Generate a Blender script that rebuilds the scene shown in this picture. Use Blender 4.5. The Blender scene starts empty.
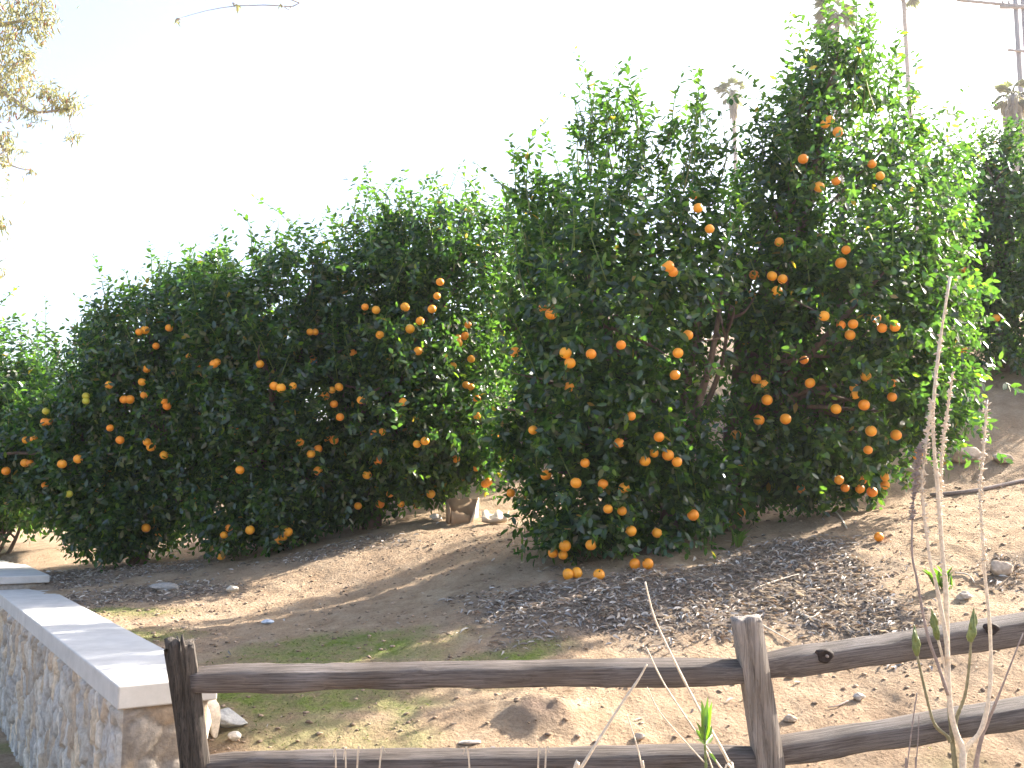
import bpy, bmesh, math, random
import numpy as np
from mathutils import Vector, Matrix

R = math.radians
C = bpy.context.scene.collection
scene = bpy.context.scene
rng = np.random.default_rng(7)
random.seed(7)

# ------------------------------------------------------------------ camera model
F = 1005.0
PITCH = math.atan(116 / F)
CAM = np.array([0.0, 0.0, 1.6])
FW = np.array([0, math.cos(PITCH), math.sin(PITCH)])
UP = np.array([0, -math.sin(PITCH), math.cos(PITCH)])


def ray(px, py):
    d = FW + (px - 512) / F * np.array([1.0, 0, 0]) + (384 - py) / F * UP
    return d / np.linalg.norm(d)


def at(px, py, Y):
    d = ray(px, py)
    return CAM + d * (Y / d[1])


# ------------------------------------------------------------------ scene helpers
def tag(o, label=None, cat=None, group=None, kind=None):
    if label: o['label'] = label
    if cat: o['category'] = cat
    if group: o['group'] = group
    if kind: o['kind'] = kind
    return o


def empty(name, loc, label, cat, group=None):
    o = bpy.data.objects.new(name, None)
    o.empty_display_size = .1
    C.objects.link(o)
    o.location = [float(v) for v in loc]
    tag(o, label, cat, group)
    return o


def np_mesh(name, verts, faces, mat=None, cols=None, smooth=True):
    """faces: list of int arrays, each (n,3) or (n,4)."""
    me = bpy.data.meshes.new(name)
    verts = np.asarray(verts, np.float32)
    faces = [np.asarray(f, np.int32) for f in faces if len(f)]
    tot = np.concatenate([np.full(len(f), f.shape[1], np.int32) for f in faces])
    loops = np.concatenate([f.ravel() for f in faces])
    start = np.concatenate([[0], np.cumsum(tot)[:-1]]).astype(np.int32)
    me.vertices.add(len(verts)); me.vertices.foreach_set('co', verts.ravel())
    me.loops.add(len(loops)); me.loops.foreach_set('vertex_index', loops)
    me.polygons.add(len(tot)); me.polygons.foreach_set('loop_start', start)
    me.polygons.foreach_set('loop_total', tot)
    me.update(calc_edges=True)
    if smooth:
        me.polygons.foreach_set('use_smooth', np.ones(len(tot), bool))
    if cols is not None:
        a = me.color_attributes.new('tint', 'FLOAT_COLOR', 'POINT')
        c = np.ones((len(verts), 4), np.float32); c[:, :3] = cols
        a.data.foreach_set('color', c.ravel())
    if mat: me.materials.append(mat)
    return me


def obj(name, me, parent=None):
    """links a mesh whose vertices are in world space; its origin goes to the parent's base"""
    o = bpy.data.objects.new(name, me)
    C.objects.link(o)
    if parent is not None:
        o.parent = parent
        o.location = -Vector(parent.location)
    return o


def recentre(o):
    """moves a top-level mesh's origin to its base centre"""
    me = o.data
    n = len(me.vertices)
    co = np.empty(n * 3, np.float32); me.vertices.foreach_get('co', co); co = co.reshape(-1, 3)
    c = np.array([(co[:, 0].min() + co[:, 0].max()) / 2, (co[:, 1].min() + co[:, 1].max()) / 2, co[:, 2].min()])
    me.vertices.foreach_set('co', (co - c).ravel().astype(np.float32))
    me.update()
    o.location = [float(v) for v in c]
    return o


# ------------------------------------------------------------------ noise
def _h(ix, iy, iz, seed):
    n = (ix * 374761393 + iy * 668265263 + iz * 2147483647 + seed * 1274126177) & 0xFFFFFFFF
    n = ((n ^ (n >> 13)) * 1274126177) & 0xFFFFFFFF
    n = ((n ^ (n >> 16)) * 2246822519) & 0xFFFFFFFF
    return ((n ^ (n >> 15)) & 0xFFFFFF) / float(0xFFFFFF)


def noise3(p, seed=0):
    p = np.asarray(p, np.float64)
    i = np.floor(p).astype(np.int64); f = p - i
    f = f * f * (3 - 2 * f)
    r = 0
    for dx in (0, 1):
        for dy in (0, 1):
            for dz in (0, 1):
                w = (f[..., 0] if dx else 1 - f[..., 0]) * (f[..., 1] if dy else 1 - f[..., 1]) * (f[..., 2] if dz else 1 - f[..., 2])
                r = r + w * _h(i[..., 0] + dx, i[..., 1] + dy, i[..., 2] + dz, seed)
    return r * 2 - 1


def noise2(x, y, seed=0):
    return noise3(np.stack([x, y, np.full_like(x, .37)], -1), seed)


def nrm(v):
    return v / np.maximum(np.linalg.norm(v, axis=-1, keepdims=True), 1e-9)


# ------------------------------------------------------------------ materials
def new_mat(name):
    m = bpy.data.materials.new(name); m.use_nodes = True
    nt = m.node_tree; nt.nodes.clear()
    out = nt.nodes.new('ShaderNodeOutputMaterial')
    b = nt.nodes.new('ShaderNodeBsdfPrincipled')
    nt.links.new(b.outputs[0], out.inputs[0])
    return m, nt, b, out


def node(nt, t, **kw):
    n = nt.nodes.new(t)
    for k, v in kw.items():
        if k.startswith('i_'):
            n.inputs[k[2:].replace('_', ' ')].default_value = v
        else:
            setattr(n, k, v)
    return n


def ramp(nt, stops, src):
    r = nt.nodes.new('ShaderNodeValToRGB')
    e = r.color_ramp.elements
    while len(e) > 1: e.remove(e[-1])
    e[0].position = stops[0][0]; e[0].color = (*stops[0][1], 1)
    for p, c in stops[1:]:
        x = e.new(p); x.color = (*c, 1)
    nt.links.new(src, r.inputs[0])
    return r


def mixc(nt, a, b, fac, mode='MIX'):
    m = nt.nodes.new('ShaderNodeMix'); m.data_type = 'RGBA'; m.blend_type = mode
    for s, i in ((fac, 0), (a, 6), (b, 7)):
        if isinstance(s, (int, float)): m.inputs[i].default_value = s
        elif isinstance(s, tuple): m.inputs[i].default_value = (*s, 1)
        else: nt.links.new(s, m.inputs[i])
    return m.outputs[2]


def bump(nt, b, height, strength, dist):
    n = nt.nodes.new('ShaderNodeBump'); n.inputs['Strength'].default_value = strength
    n.inputs['Distance'].default_value = dist
    nt.links.new(height, n.inputs['Height']); nt.links.new(n.outputs[0], b.inputs['Normal'])


def leaf_mat(name, rough=.22, trans=.5, tcol=(4.1, 4.3, 1.1), spec=.9):
    m, nt, b, out = new_mat(name)
    a = node(nt, 'ShaderNodeAttribute', attribute_name='tint')
    nt.links.new(a.outputs[0], b.inputs['Base Color'])
    b.inputs['Roughness'].default_value = rough
    b.inputs['Specular IOR Level'].default_value = spec
    t = nt.nodes.new('ShaderNodeBsdfTranslucent')
    nt.links.new(mixc(nt, a.outputs[0], tcol, 1.0, 'MULTIPLY'), t.inputs[0])
    mx = nt.nodes.new('ShaderNodeMixShader'); mx.inputs[0].default_value = trans
    nt.links.new(b.outputs[0], mx.inputs[1]); nt.links.new(t.outputs[0], mx.inputs[2])
    nt.links.new(mx.outputs[0], out.inputs[0])
    return m


def tint_mat(name, rough=.8, spec=.2, bs=None, mul=(1, 1, 1)):
    m, nt, b, out = new_mat(name)
    a = node(nt, 'ShaderNodeAttribute', attribute_name='tint')
    tc = node(nt, 'ShaderNodeTexCoord')
    n = node(nt, 'ShaderNodeTexNoise', i_Scale=(bs or (60, 0))[0], i_Detail=6.0, i_Roughness=.65)
    nt.links.new(tc.outputs['Object'], n.inputs['Vector'])
    r = ramp(nt, [(.25, (.62, .62, .62)), (.75, (1.3, 1.3, 1.3))], n.outputs[0])
    nt.links.new(mixc(nt, a.outputs[0], r.outputs[0], 1.0, 'MULTIPLY'), b.inputs['Base Color'])
    b.inputs['Roughness'].default_value = rough
    b.inputs['Specular IOR Level'].default_value = spec
    if bs: bump(nt, b, n.outputs[0], .6, bs[1])
    return m


def plain_mat(name, c1, c2, scale, rough=.8, spec=.2, bd=.002, stretch=(1, 1, 1), bs=.6, detail=8.0):
    m, nt, b, out = new_mat(name)
    tc = node(nt, 'ShaderNodeTexCoord')
    mp = node(nt, 'ShaderNodeMapping'); mp.inputs['Scale'].default_value = stretch
    nt.links.new(tc.outputs['Object'], mp.inputs[0])
    n = node(nt, 'ShaderNodeTexNoise', i_Scale=scale, i_Detail=detail, i_Roughness=.7)
    nt.links.new(mp.outputs[0], n.inputs['Vector'])
    r = ramp(nt, [(.3, c1), (.7, c2)], n.outputs[0])
    nt.links.new(r.outputs[0], b.inputs['Base Color'])
    b.inputs['Roughness'].default_value = rough
    b.inputs['Specular IOR Level'].default_value = spec
    bump(nt, b, n.outputs[0], bs, bd)
    return m


def wood_mat(name, stretch, dark, light, knots=True):
    m, nt, b, out = new_mat(name)
    tc = node(nt, 'ShaderNodeTexCoord')
    mp = node(nt, 'ShaderNodeMapping'); mp.inputs['Scale'].default_value = stretch
    nt.links.new(tc.outputs['Object'], mp.inputs[0])
    n = node(nt, 'ShaderNodeTexNoise', i_Scale=9.0, i_Detail=10.0, i_Roughness=.72, i_Distortion=.6)
    nt.links.new(mp.outputs[0], n.inputs['Vector'])
    n2 = node(nt, 'ShaderNodeTexNoise', i_Scale=3.0, i_Detail=4.0)
    nt.links.new(tc.outputs['Object'], n2.inputs['Vector'])
    mid = tuple((a + c) / 2 for a, c in zip(dark, light))
    r = ramp(nt, [(.28, tuple(v * .35 for v in dark)), (.4, dark), (.55, mid), (.74, light)], n.outputs[0])
    r2 = ramp(nt, [(.3, (.72, .66, .6)), (.7, (1.15, 1.15, 1.18))], n2.outputs[0])
    nt.links.new(mixc(nt, r.outputs[0], r2.outputs[0], 1.0, 'MULTIPLY'), b.inputs['Base Color'])
    b.inputs['Roughness'].default_value = .78
    b.inputs['Specular IOR Level'].default_value = .3
    bump(nt, b, n.outputs[0], .9, .006)
    return m


M = {}
M['leaf'] = leaf_mat('citrus_leaf')
M['farleaf'] = leaf_mat('far_leaf', .5, .4)
M['gum'] = leaf_mat('gum_leaf', .5, .45, (1.5, 1.4, .9))
M['bark'] = plain_mat('citrus_bark', (.05, .035, .025), (.15, .11, .08), 22, stretch=(1, 1, .3), bd=.01)
M['stem'] = plain_mat('green_stem', (.05, .08, .025), (.10, .14, .05), 40)
M['palmbark'] = plain_mat('palm_bark', (.24, .21, .19), (.40, .36, .33), 6, stretch=(1, 1, 4), bd=.03)  # lightened so the far palms look washed out by lens glare
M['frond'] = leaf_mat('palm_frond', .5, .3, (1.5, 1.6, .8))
M['pole'] = plain_mat('pole_wood', (.20, .18, .18), (.30, .28, .28), 5, stretch=(1, 1, .1))
M['rail'] = wood_mat('rail_wood', (.4, 17, 17), (.066, .054, .047), (.215, .186, .17))
M['post'] = wood_mat('post_wood', (15, 15, .35), (.15, .13, .112), (.40, .355, .315))
M['knot'] = plain_mat('knot_wood', (.012, .009, .008), (.05, .035, .03), 80)
M['pith'] = plain_mat('knot_pith', (.3, .24, .2), (.42, .34, .3), 120)
M['concrete'] = plain_mat('cap_concrete', (.41, .395, .375), (.55, .53, .505), 5, rough=.85, bd=.002, bs=.4)
M['stone'] = tint_mat('wall_stone', .85, .25, (30, .012))
M['rock'] = tint_mat('loose_rock', .9, .2, (45, .006))
M['litter'] = leaf_mat('dry_leaf', .7, .15, (1.2, 1.0, .7), .2)
M['clod'] = tint_mat('soil_clod', .95, .1, (80, .004))
M['grass'] = leaf_mat('grass_blade', .5, .4, (1.6, 1.8, .8))
M['stalk'] = plain_mat('dry_stalk', (.42, .34, .26), (.74, .64, .51), 90, rough=.7)
M['stalkgrey'] = plain_mat('grey_stalk', (.17, .13, .115), (.32, .26, .235), 60, rough=.7)
M['twig'] = plain_mat('budding_twig', (.13, .12, .065), (.26, .23, .14), 60, rough=.6)
M['bud'] = plain_mat('green_bud', (.07, .10, .025), (.17, .21, .06), 90, rough=.45, spec=.5)
M['sprout'] = leaf_mat('sprout_leaf', .4, .4, (1.6, 1.8, .6))
M['card'] = plain_mat('cardboard', (.29, .19, .115), (.40, .275, .175), 12, rough=.9, bd=.001)
M['cardpale'] = plain_mat('pale_cardboard', (.50, .41, .31), (.66, .57, .46), 12, rough=.9, bd=.001)


def orange_mat(name, c1, c2):
    m, nt, b, out = new_mat(name)
    oi = node(nt, 'ShaderNodeObjectInfo')
    tc = node(nt, 'ShaderNodeTexCoord')
    n = node(nt, 'ShaderNodeTexNoise', i_Scale=2.5, i_Detail=3.0)
    nt.links.new(tc.outputs['Generated'], n.inputs['Vector'])
    ad = node(nt, 'ShaderNodeMath', operation='ADD'); nt.links.new(oi.outputs['Random'], ad.inputs[0]); nt.links.new(n.outputs[0], ad.inputs[1])
    hf = node(nt, 'ShaderNodeMath', operation='MULTIPLY'); hf.inputs[1].default_value = .5; nt.links.new(ad.outputs[0], hf.inputs[0])
    r = ramp(nt, [(.2, c1), (.8, c2)], hf.outputs[0])
    nt.links.new(r.outputs[0], b.inputs['Base Color'])
    b.inputs['Roughness'].default_value = .38
    b.inputs['Specular IOR Level'].default_value = .45
    v = node(nt, 'ShaderNodeTexVoronoi', i_Scale=34.0); nt.links.new(tc.outputs['Generated'], v.inputs['Vector'])
    bump(nt, b, v.outputs['Distance'], .35, .002)
    return m


M['orange'] = orange_mat('orange_peel', (.78, .235, .012), (.86, .39, .025))
M['unripe'] = orange_mat('unripe_peel', (.55, .42, .03), (.45, .46, .05))

# ------------------------------------------------------------------ terrain
KX = np.array([-40, -12, -6, -3.5, -1.8, -.2, .7, 1.5, 3, 4.5, 7, 12, 40.])
KY = np.array([-30, 0, 4.0, 4.6, 5.2, 5.8, 6.4, 7.0, 7.6, 8.4, 9.2, 10, 11, 12.5, 15, 20, 40, 90.])
KZ = {
    -40: [-.2, -.2, -.1, 0, 0, .1, .2, .3, .3, .4, .4, .5, .5, .6, .7, .9, 1.2, 2.0],
    -12: [-.2, -.2, -.1, 0, .1, .2, .3, .4, .5, .6, .65, .7, .8, .9, 1.0, 1.3, 1.8, 2.6],
    -6:  [-.2, -.2, .0, .1, .3, .4, .5, .6, .66, .68, .70, .74, .84, 1.0, 1.2, 1.7, 2.4, 3.4],
    -3.5: [-.1, -.1, .1, .3, .42, .52, .61, .66, .69, .73, .80, .88, 1.02, 1.26, 1.5, 2.2, 3.0, 4.0],
    -1.8: [0, 0, 0, .24, .44, .55, .62, .66, .70, .82, 1.06, 1.21, 1.37, 1.72, 2.3, 3.0, 4.0, 5.0],
    -.2: [0, 0, 0, .12, .38, .57, .74, .87, .97, 1.15, 1.33, 1.41, 1.62, 2.2, 3.0, 3.8, 5.0, 6.0],
    .7:  [0, 0, 0, .10, .36, .60, .82, 1.00, 1.12, 1.26, 1.37, 1.47, 1.72, 2.3, 3.1, 3.9, 5.1, 6.1],
    1.5: [0, 0, 0, .08, .32, .56, .80, 1.00, 1.14, 1.28, 1.39, 1.52, 1.85, 2.4, 3.2, 4.0, 5.2, 6.2],
    3:   [0, 0, .05, .20, .42, .64, .87, 1.08, 1.33, 1.49, 1.56, 1.98, 2.55, 3.2, 3.9, 4.8, 5.6, 6.6],
    4.5: [.1, .1, .25, .40, .60, .80, 1.02, 1.22, 1.47, 1.61, 1.68, 2.20, 2.75, 3.4, 4.1, 5.0, 5.8, 6.8],
    7:   [.3, .3, .55, .75, .95, 1.1, 1.3, 1.5, 1.68, 1.85, 2.0, 2.45, 3.0, 3.6, 4.3, 5.1, 5.9, 7.0],
    12:  [.6, .6, 1.0, 1.2, 1.4, 1.6, 1.8, 2.0, 2.2, 2.4, 2.6, 3.0, 3.4, 4.0, 4.6, 5.3, 6.0, 7.2],
    40:  [.8, .8, 1.5, 1.8, 2.0, 2.2, 2.4, 2.6, 2.8, 3.0, 3.2, 3.5, 4.0, 4.5, 5.0, 5.6, 6.2, 7.5],
}
KT = np.array([KZ[float(k)] for k in KX])

WP0 = at(118, 686, 4.6)                  # wall cap, near street-side top corner
WDIR = np.array([-math.sin(R(32)), math.cos(R(32))])
WNRM = np.array([math.cos(R(32)), math.sin(R(32))])     # points to the garden side
WALL_L, WALL_W, WALL_TOP = 9.0, .445, WP0[2]


def _lin(x, y):
    x = np.clip(x, KX[0], KX[-1]); y = np.clip(y, KY[0], KY[-1])
    i = np.clip(np.searchsorted(KX, x) - 1, 0, len(KX) - 2); j = np.clip(np.searchsorted(KY, y) - 1, 0, len(KY) - 2)
    u = (x - KX[i]) / (KX[i + 1] - KX[i]); v = (y - KY[j]) / (KY[j + 1] - KY[j])
    return (KT[i, j] * (1 - u) + KT[i + 1, j] * u) * (1 - v) + (KT[i, j + 1] * (1 - u) + KT[i + 1, j + 1] * u) * v


def ground_z(x, y, fine=True):
    x = np.asarray(x, float); y = np.asarray(y, float)
    z = 0
    for dx in (-.45, 0, .45):
        for dy in (-.22, 0, .22):
            z = z + _lin(x + dx, y + dy) / 9
    # street side of the wall is lower: the wall retains the bank
    lx, ly = x - WP0[0], y - WP0[1]
    s = lx * WDIR[0] + ly * WDIR[1]; t = lx * WNRM[0] + ly * WNRM[1]
    street = np.where((s > -.15) & (s < WALL_L + .5), 1 / (1 + np.exp(np.clip((t - .22) * 70, -50, 50))), 0)
    street = np.where((s <= -.15), np.clip(1 + (s + .15) / .5, 0, 1) / (1 + np.exp(np.clip((t - .1) * 9, -50, 50))), street)
    z = z * (1 - street) + (-.28) * street
    if fine:
        z = z + .030 * noise2(x * 1.1, y * 1.1, 1) + .018 * noise2(x * 3.1, y * 3.1, 2) + .010 * noise2(x * 8, y * 8, 3) + .010 * np.abs(noise2(x * 17, y * 17, 4)) + .006 * noise2(x * 37, y * 37, 5)
        # small mound of dug soil, shallow ruts, terrace lip
        z = z + .075 * np.exp(-(((x - .17) / .20) ** 2 + ((y - 5.42) / .15) ** 2) ** 1.6) * (1 + .5 * noise2(x * 12, y * 12, 6))
        z = z + .05 * np.exp(-(((x - 2.1) / .25) ** 2 + ((y - 7.75) / .14) ** 2))
    return z


def axis(lo, hi, step, far):
    a = np.arange(lo, hi, step)
    g = []; v = step; p = hi
    while p < far:
        g.append(p); v *= 1.18; p += v
    g.append(far)
    h = []; v = step; p = lo
    while p > -far:
        v *= 1.18; p -= v; h.append(p)
    return np.concatenate([h[::-1], a, g])


gx = axis(-5.0, 4.8, .024, 500.); gy = axis(4.2, 10.5, .024, 500.)
GX, GY = np.meshgrid(gx, gy)
GZ = ground_z(GX, GY)
nx, ny = len(gx), len(gy)
idx = np.arange(nx * ny).reshape(ny, nx)
quads = np.stack([idx[:-1, :-1], idx[:-1, 1:], idx[1:, 1:], idx[1:, :-1]], -1).reshape(-1, 4)
verts = np.stack([GX, GY, GZ], -1).reshape(-1, 3)


def blob2(x, y, cx, cy, rx, ry, seed, rot=0.):
    c, s = math.cos(rot), math.sin(rot)
    u = ((x - cx) * c + (y - cy) * s) / rx; v = (-(x - cx) * s + (y - cy) * c) / ry
    d = np.sqrt(u * u + v * v) + .45 * noise2(x * 2.3, y * 2.3, seed) + .25 * noise2(x * 7, y * 7, seed + 1)
    return np.clip((1.15 - d) / .5, 0, 1)


def moss_mask(x, y):
    m = np.maximum.reduce([blob2(x, y, -1.15, 6.45, .75, .38, 41), blob2(x, y, -1.15, 5.75, .75, .38, 11), blob2(x, y, -.1, 5.95, .35, .2, 13), blob2(x, y, .18, 6.15, .25, .16, 15),
                           .8 * blob2(x, y, -2.9, 7.1, .8, .3, 17), .7 * blob2(x, y, -3.4, 8.0, .9, .25, 19), .65 * blob2(x, y, 2.6, 4.6, 1.3, .45, 21), .5 * blob2(x, y, -.9, 5.25, .5, .2, 23)])
    return m


def litter_mask(x, y):
    return np.maximum.reduce([blob2(x, y, .75, 6.85, 1.1, .68, 31), blob2(x, y, 1.95, 7.05, .9, .85, 33), .8 * blob2(x, y, .2, 6.9, .5, .4, 40), .8 * blob2(x, y, 2.25, 6.2, .6, .4, 34),
                              .8 * blob2(x, y, -3.1, 8.8, .8, .42, 35), .6 * blob2(x, y, -4.0, 9.9, 1.3, .6, 37), .5 * blob2(x, y, -1.6, 9.5, .7, .3, 38),
                              .5 * blob2(x, y, 3.6, 6.9, .6, .4, 39)])


mo = moss_mask(GX, GY).ravel(); li = litter_mask(GX, GY).ravel()
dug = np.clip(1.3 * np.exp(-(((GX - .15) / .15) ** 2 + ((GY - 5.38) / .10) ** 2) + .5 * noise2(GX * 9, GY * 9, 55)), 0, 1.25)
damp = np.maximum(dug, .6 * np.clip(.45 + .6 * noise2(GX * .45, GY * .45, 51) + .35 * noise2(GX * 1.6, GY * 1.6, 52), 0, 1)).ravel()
m, nt, b, out = new_mat('soil')
a = node(nt, 'ShaderNodeAttribute', attribute_name='tint')
sep = node(nt, 'ShaderNodeSeparateColor'); nt.links.new(a.outputs[0], sep.inputs[0])
tc = node(nt, 'ShaderNodeTexCoord')
n1 = node(nt, 'ShaderNodeTexNoise', i_Scale=5.0, i_Detail=9.0, i_Roughness=.7); nt.links.new(tc.outputs['Object'], n1.inputs['Vector'])
n2 = node(nt, 'ShaderNodeTexNoise', i_Scale=48.0, i_Detail=6.0, i_Roughness=.75); nt.links.new(tc.outputs['Object'], n2.inputs['Vector'])
n3 = node(nt, 'ShaderNodeTexVoronoi', i_Scale=38.0); nt.links.new(tc.outputs['Object'], n3.inputs['Vector'])
sand = ramp(nt, [(.28, (.27, .185, .115)), (.5, (.42, .305, .20)), (.75, (.54, .42, .295))], n1.outputs[0])
grain = ramp(nt, [(.25, (.55, .52, .5)), (.5, (1, 1, 1)), (.78, (1.35, 1.33, 1.3))], n2.outputs[0])
base = mixc(nt, sand.outputs[0], grain.outputs[0], .85, 'MULTIPLY')
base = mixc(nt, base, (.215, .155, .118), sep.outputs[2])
lit = ramp(nt, [(.3, (.13, .10, .078)), (.65, (.27, .22, .18))], n2.outputs[0])
base = mixc(nt, base, lit.outputs[0], sep.outputs[1])
mos = ramp(nt, [(.3, (.115, .15, .03)), (.7, (.22, .28, .065))], n2.outputs[0])
mf = node(nt, 'ShaderNodeMath', operation='MULTIPLY'); nt.links.new(sep.outputs[0], mf.inputs[0])
mr = ramp(nt, [(.38, (.25, .25, .25)), (.6, (1, 1, 1))], n1.outputs[0]); nt.links.new(mr.outputs[0], mf.inputs[1])
base = mixc(nt, base, mos.outputs[0], mf.outputs[0])
nt.links.new(base, b.inputs['Base Color'])
b.inputs['Roughness'].default_value = .95; b.inputs['Specular IOR Level'].default_value = .1
hs = node(nt, 'ShaderNodeMath', operation='ADD'); nt.links.new(n2.outputs[0], hs.inputs[0])
hm = node(nt, 'ShaderNodeMath', operation='MULTIPLY'); hm.inputs[1].default_value = .35; nt.links.new(n3.outputs['Distance'], hm.inputs[0]); nt.links.new(hm.outputs[0], hs.inputs[1])
bump(nt, b, hs.outputs[0], 1.0, .03)
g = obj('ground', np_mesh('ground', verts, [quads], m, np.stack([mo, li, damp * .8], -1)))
tag(g, 'sandy brown sloping orchard ground with leaf litter and mossy patches', 'ground', kind='structure')


# ------------------------------------------------------------------ leaf builder
def leaves(P, D, N, L, W, col, fine=True, curl=.12):
    """P base, D direction, N blade normal, per-leaf length and width -> verts, faces, cols"""
    n = len(P)
    D = nrm(D); S = nrm(np.cross(D, N)); N = np.cross(S, D)
    L = L[:, None]; W = W[:, None] / 2
    if fine:
        prof = [(0, 0, 0), (.30, -.9, 0), (.30, 0, -.16), (.30, .9, 0), (.68, -.78, -.10), (.68, 0, -.24), (.68, .78, -.10), (1, 0, -.45)]
        fq = [(1, 2, 5, 4), (2, 3, 6, 5)]; ft = [(0, 2, 1), (0, 3, 2), (4, 5, 7), (5, 6, 7)]
    else:
        prof = [(0, 0, 0), (.45, -1, 0), (.45, 0, -.18), (.45, 1, 0), (1, 0, -.35)]
        fq = []; ft = [(0, 2, 1), (0, 3, 2), (1, 2, 4), (2, 3, 4)]
    k = len(prof)
    V = np.empty((n, k, 3))
    for i, (l, w, h) in enumerate(prof):
        V[:, i] = P + D * L * l + S * W * w + N * (h * L * curl * 2.2)
    off = (np.arange(n) * k)[:, None, None]
    faces = []
    if fq: faces.append((np.array(fq)[None] + off).reshape(-1, 4))
    faces.append((np.array(ft)[None] + off).reshape(-1, 3))
    return V.reshape(-1, 3), faces, np.repeat(col, k, 0)


class Mesh:
    def __init__(s): s.v = []; s.f3 = []; s.f4 = []; s.c = []; s.n = 0
    def add(s, v, faces, c=None):
        v = np.asarray(v, float).reshape(-1, 3)
        for f in faces:
            f = np.asarray(f, np.int64)
            if not len(f): continue
            (s.f4 if f.shape[1] == 4 else s.f3).append(f + s.n)
        s.v.append(v); s.n += len(v)
        s.c.append(np.broadcast_to(np.asarray((1, 1, 1) if c is None else c, float), (len(v), 3)))
        return s
    def tube(s, pts, rad, sides=8, c=None, cap=True):
        pts = np.asarray(pts, float); n = len(pts)
        rad = np.broadcast_to(np.asarray(rad, float), (n,))
        T = nrm(np.gradient(pts, axis=0)) if n > 2 else nrm(np.repeat((pts[-1] - pts[0])[None], n, 0))
        ref = np.array([0, 0, 1.]) if abs(T[0][2]) < .9 else np.array([1., 0, 0])
        A = nrm(np.cross(T, ref)); B = np.cross(T, A)
        ang = np.linspace(0, 2 * math.pi, sides, endpoint=False)
        ring = (A[:, None] * np.cos(ang)[None, :, None] + B[:, None] * np.sin(ang)[None, :, None]) * rad[:, None, None] + pts[:, None]
        i = np.arange(n * sides).reshape(n, sides); j = np.roll(i, -1, 1)
        q = np.stack([i[:-1], j[:-1], j[1:], i[1:]], -1).reshape(-1, 4)
        v = ring.reshape(-1, 3); f = [q]
        if cap:
            v = np.concatenate([v, pts[:1], pts[-1:]])
            a0, a1 = n * sides, n * sides + 1
            f.append(np.concatenate([np.stack([j[0], i[0], np.full(sides, a0)], -1), np.stack([i[-1], j[-1], np.full(sides, a1)], -1)]))
        return s.add(v, f, c)
    def build(s, name, mat, parent=None, cols=True, smooth=True):
        f = []
        if s.f4: f.append(np.concatenate(s.f4))
        if s.f3: f.append(np.concatenate(s.f3))
        return obj(name, np_mesh(name, np.concatenate(s.v), f, mat, np.concatenate(s.c) if cols else None, smooth), parent)


def spline(pts, n=12):
    pts = np.asarray(pts, float)
    if len(pts) < 3: return pts[0] + (pts[-1] - pts[0]) * np.linspace(0, 1, n)[:, None]
    P = np.concatenate([[2 * pts[0] - pts[1]], pts, [2 * pts[-1] - pts[-2]]])
    o = []
    per = max(2, n // (len(pts) - 1))
    for i in range(1, len(P) - 2):
        t = np.linspace(0, 1, per, endpoint=False)[:, None]
        a, b_, c, d = P[i - 1], P[i], P[i + 1], P[i + 2]
        o.append(.5 * (2 * b_ + (c - a) * t + (2 * a - 5 * b_ + 4 * c - d) * t ** 2 + (3 * b_ - a - 3 * c + d) * t ** 3))
    return np.concatenate(o + [pts[-1:]])


# ------------------------------------------------------------------ citrus trees
def wb(Y, lst):
    """blobs given by where they stand: (px, py, radius_px[, dY]) at distance Y -> centres and radii in metres"""
    c, r = [], []
    for e in lst:
        px, py, rp = e[:3]; y = Y + (e[3] if len(e) > 3 else 0)
        c.append(at(px, py, y)); r.append(rp / F * y)
    return np.array(c), np.array(r)


def lump(p, seed):
    return 1 + .20 * noise3(p * 1.9, seed) + .16 * noise3(p * 4.6, seed + 1)


def field(p, bc, br, seed):
    """<1 inside the lumpy crown"""
    d = np.linalg.norm(p[:, None] - bc[None], axis=-1) / br[None]
    return d.min(1) / lump(p, seed)


def leafcols(n, r, warm=0.0):
    t = r.random(n)[:, None]; u = r.random(n)[:, None]
    c = np.array([.010, .030, .017]) * (1 - t) + np.array([.036, .076, .024]) * t
    young = (u > .93) * 1.0
    c = c * (1 - young) + np.array([.065, .115, .026]) * young
    old = (u < .006) * 1.0
    c = c * (1 - old) + np.array([.14, .105, .03]) * old
    return c * (.85 + .3 * r.random(n)[:, None])


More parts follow.
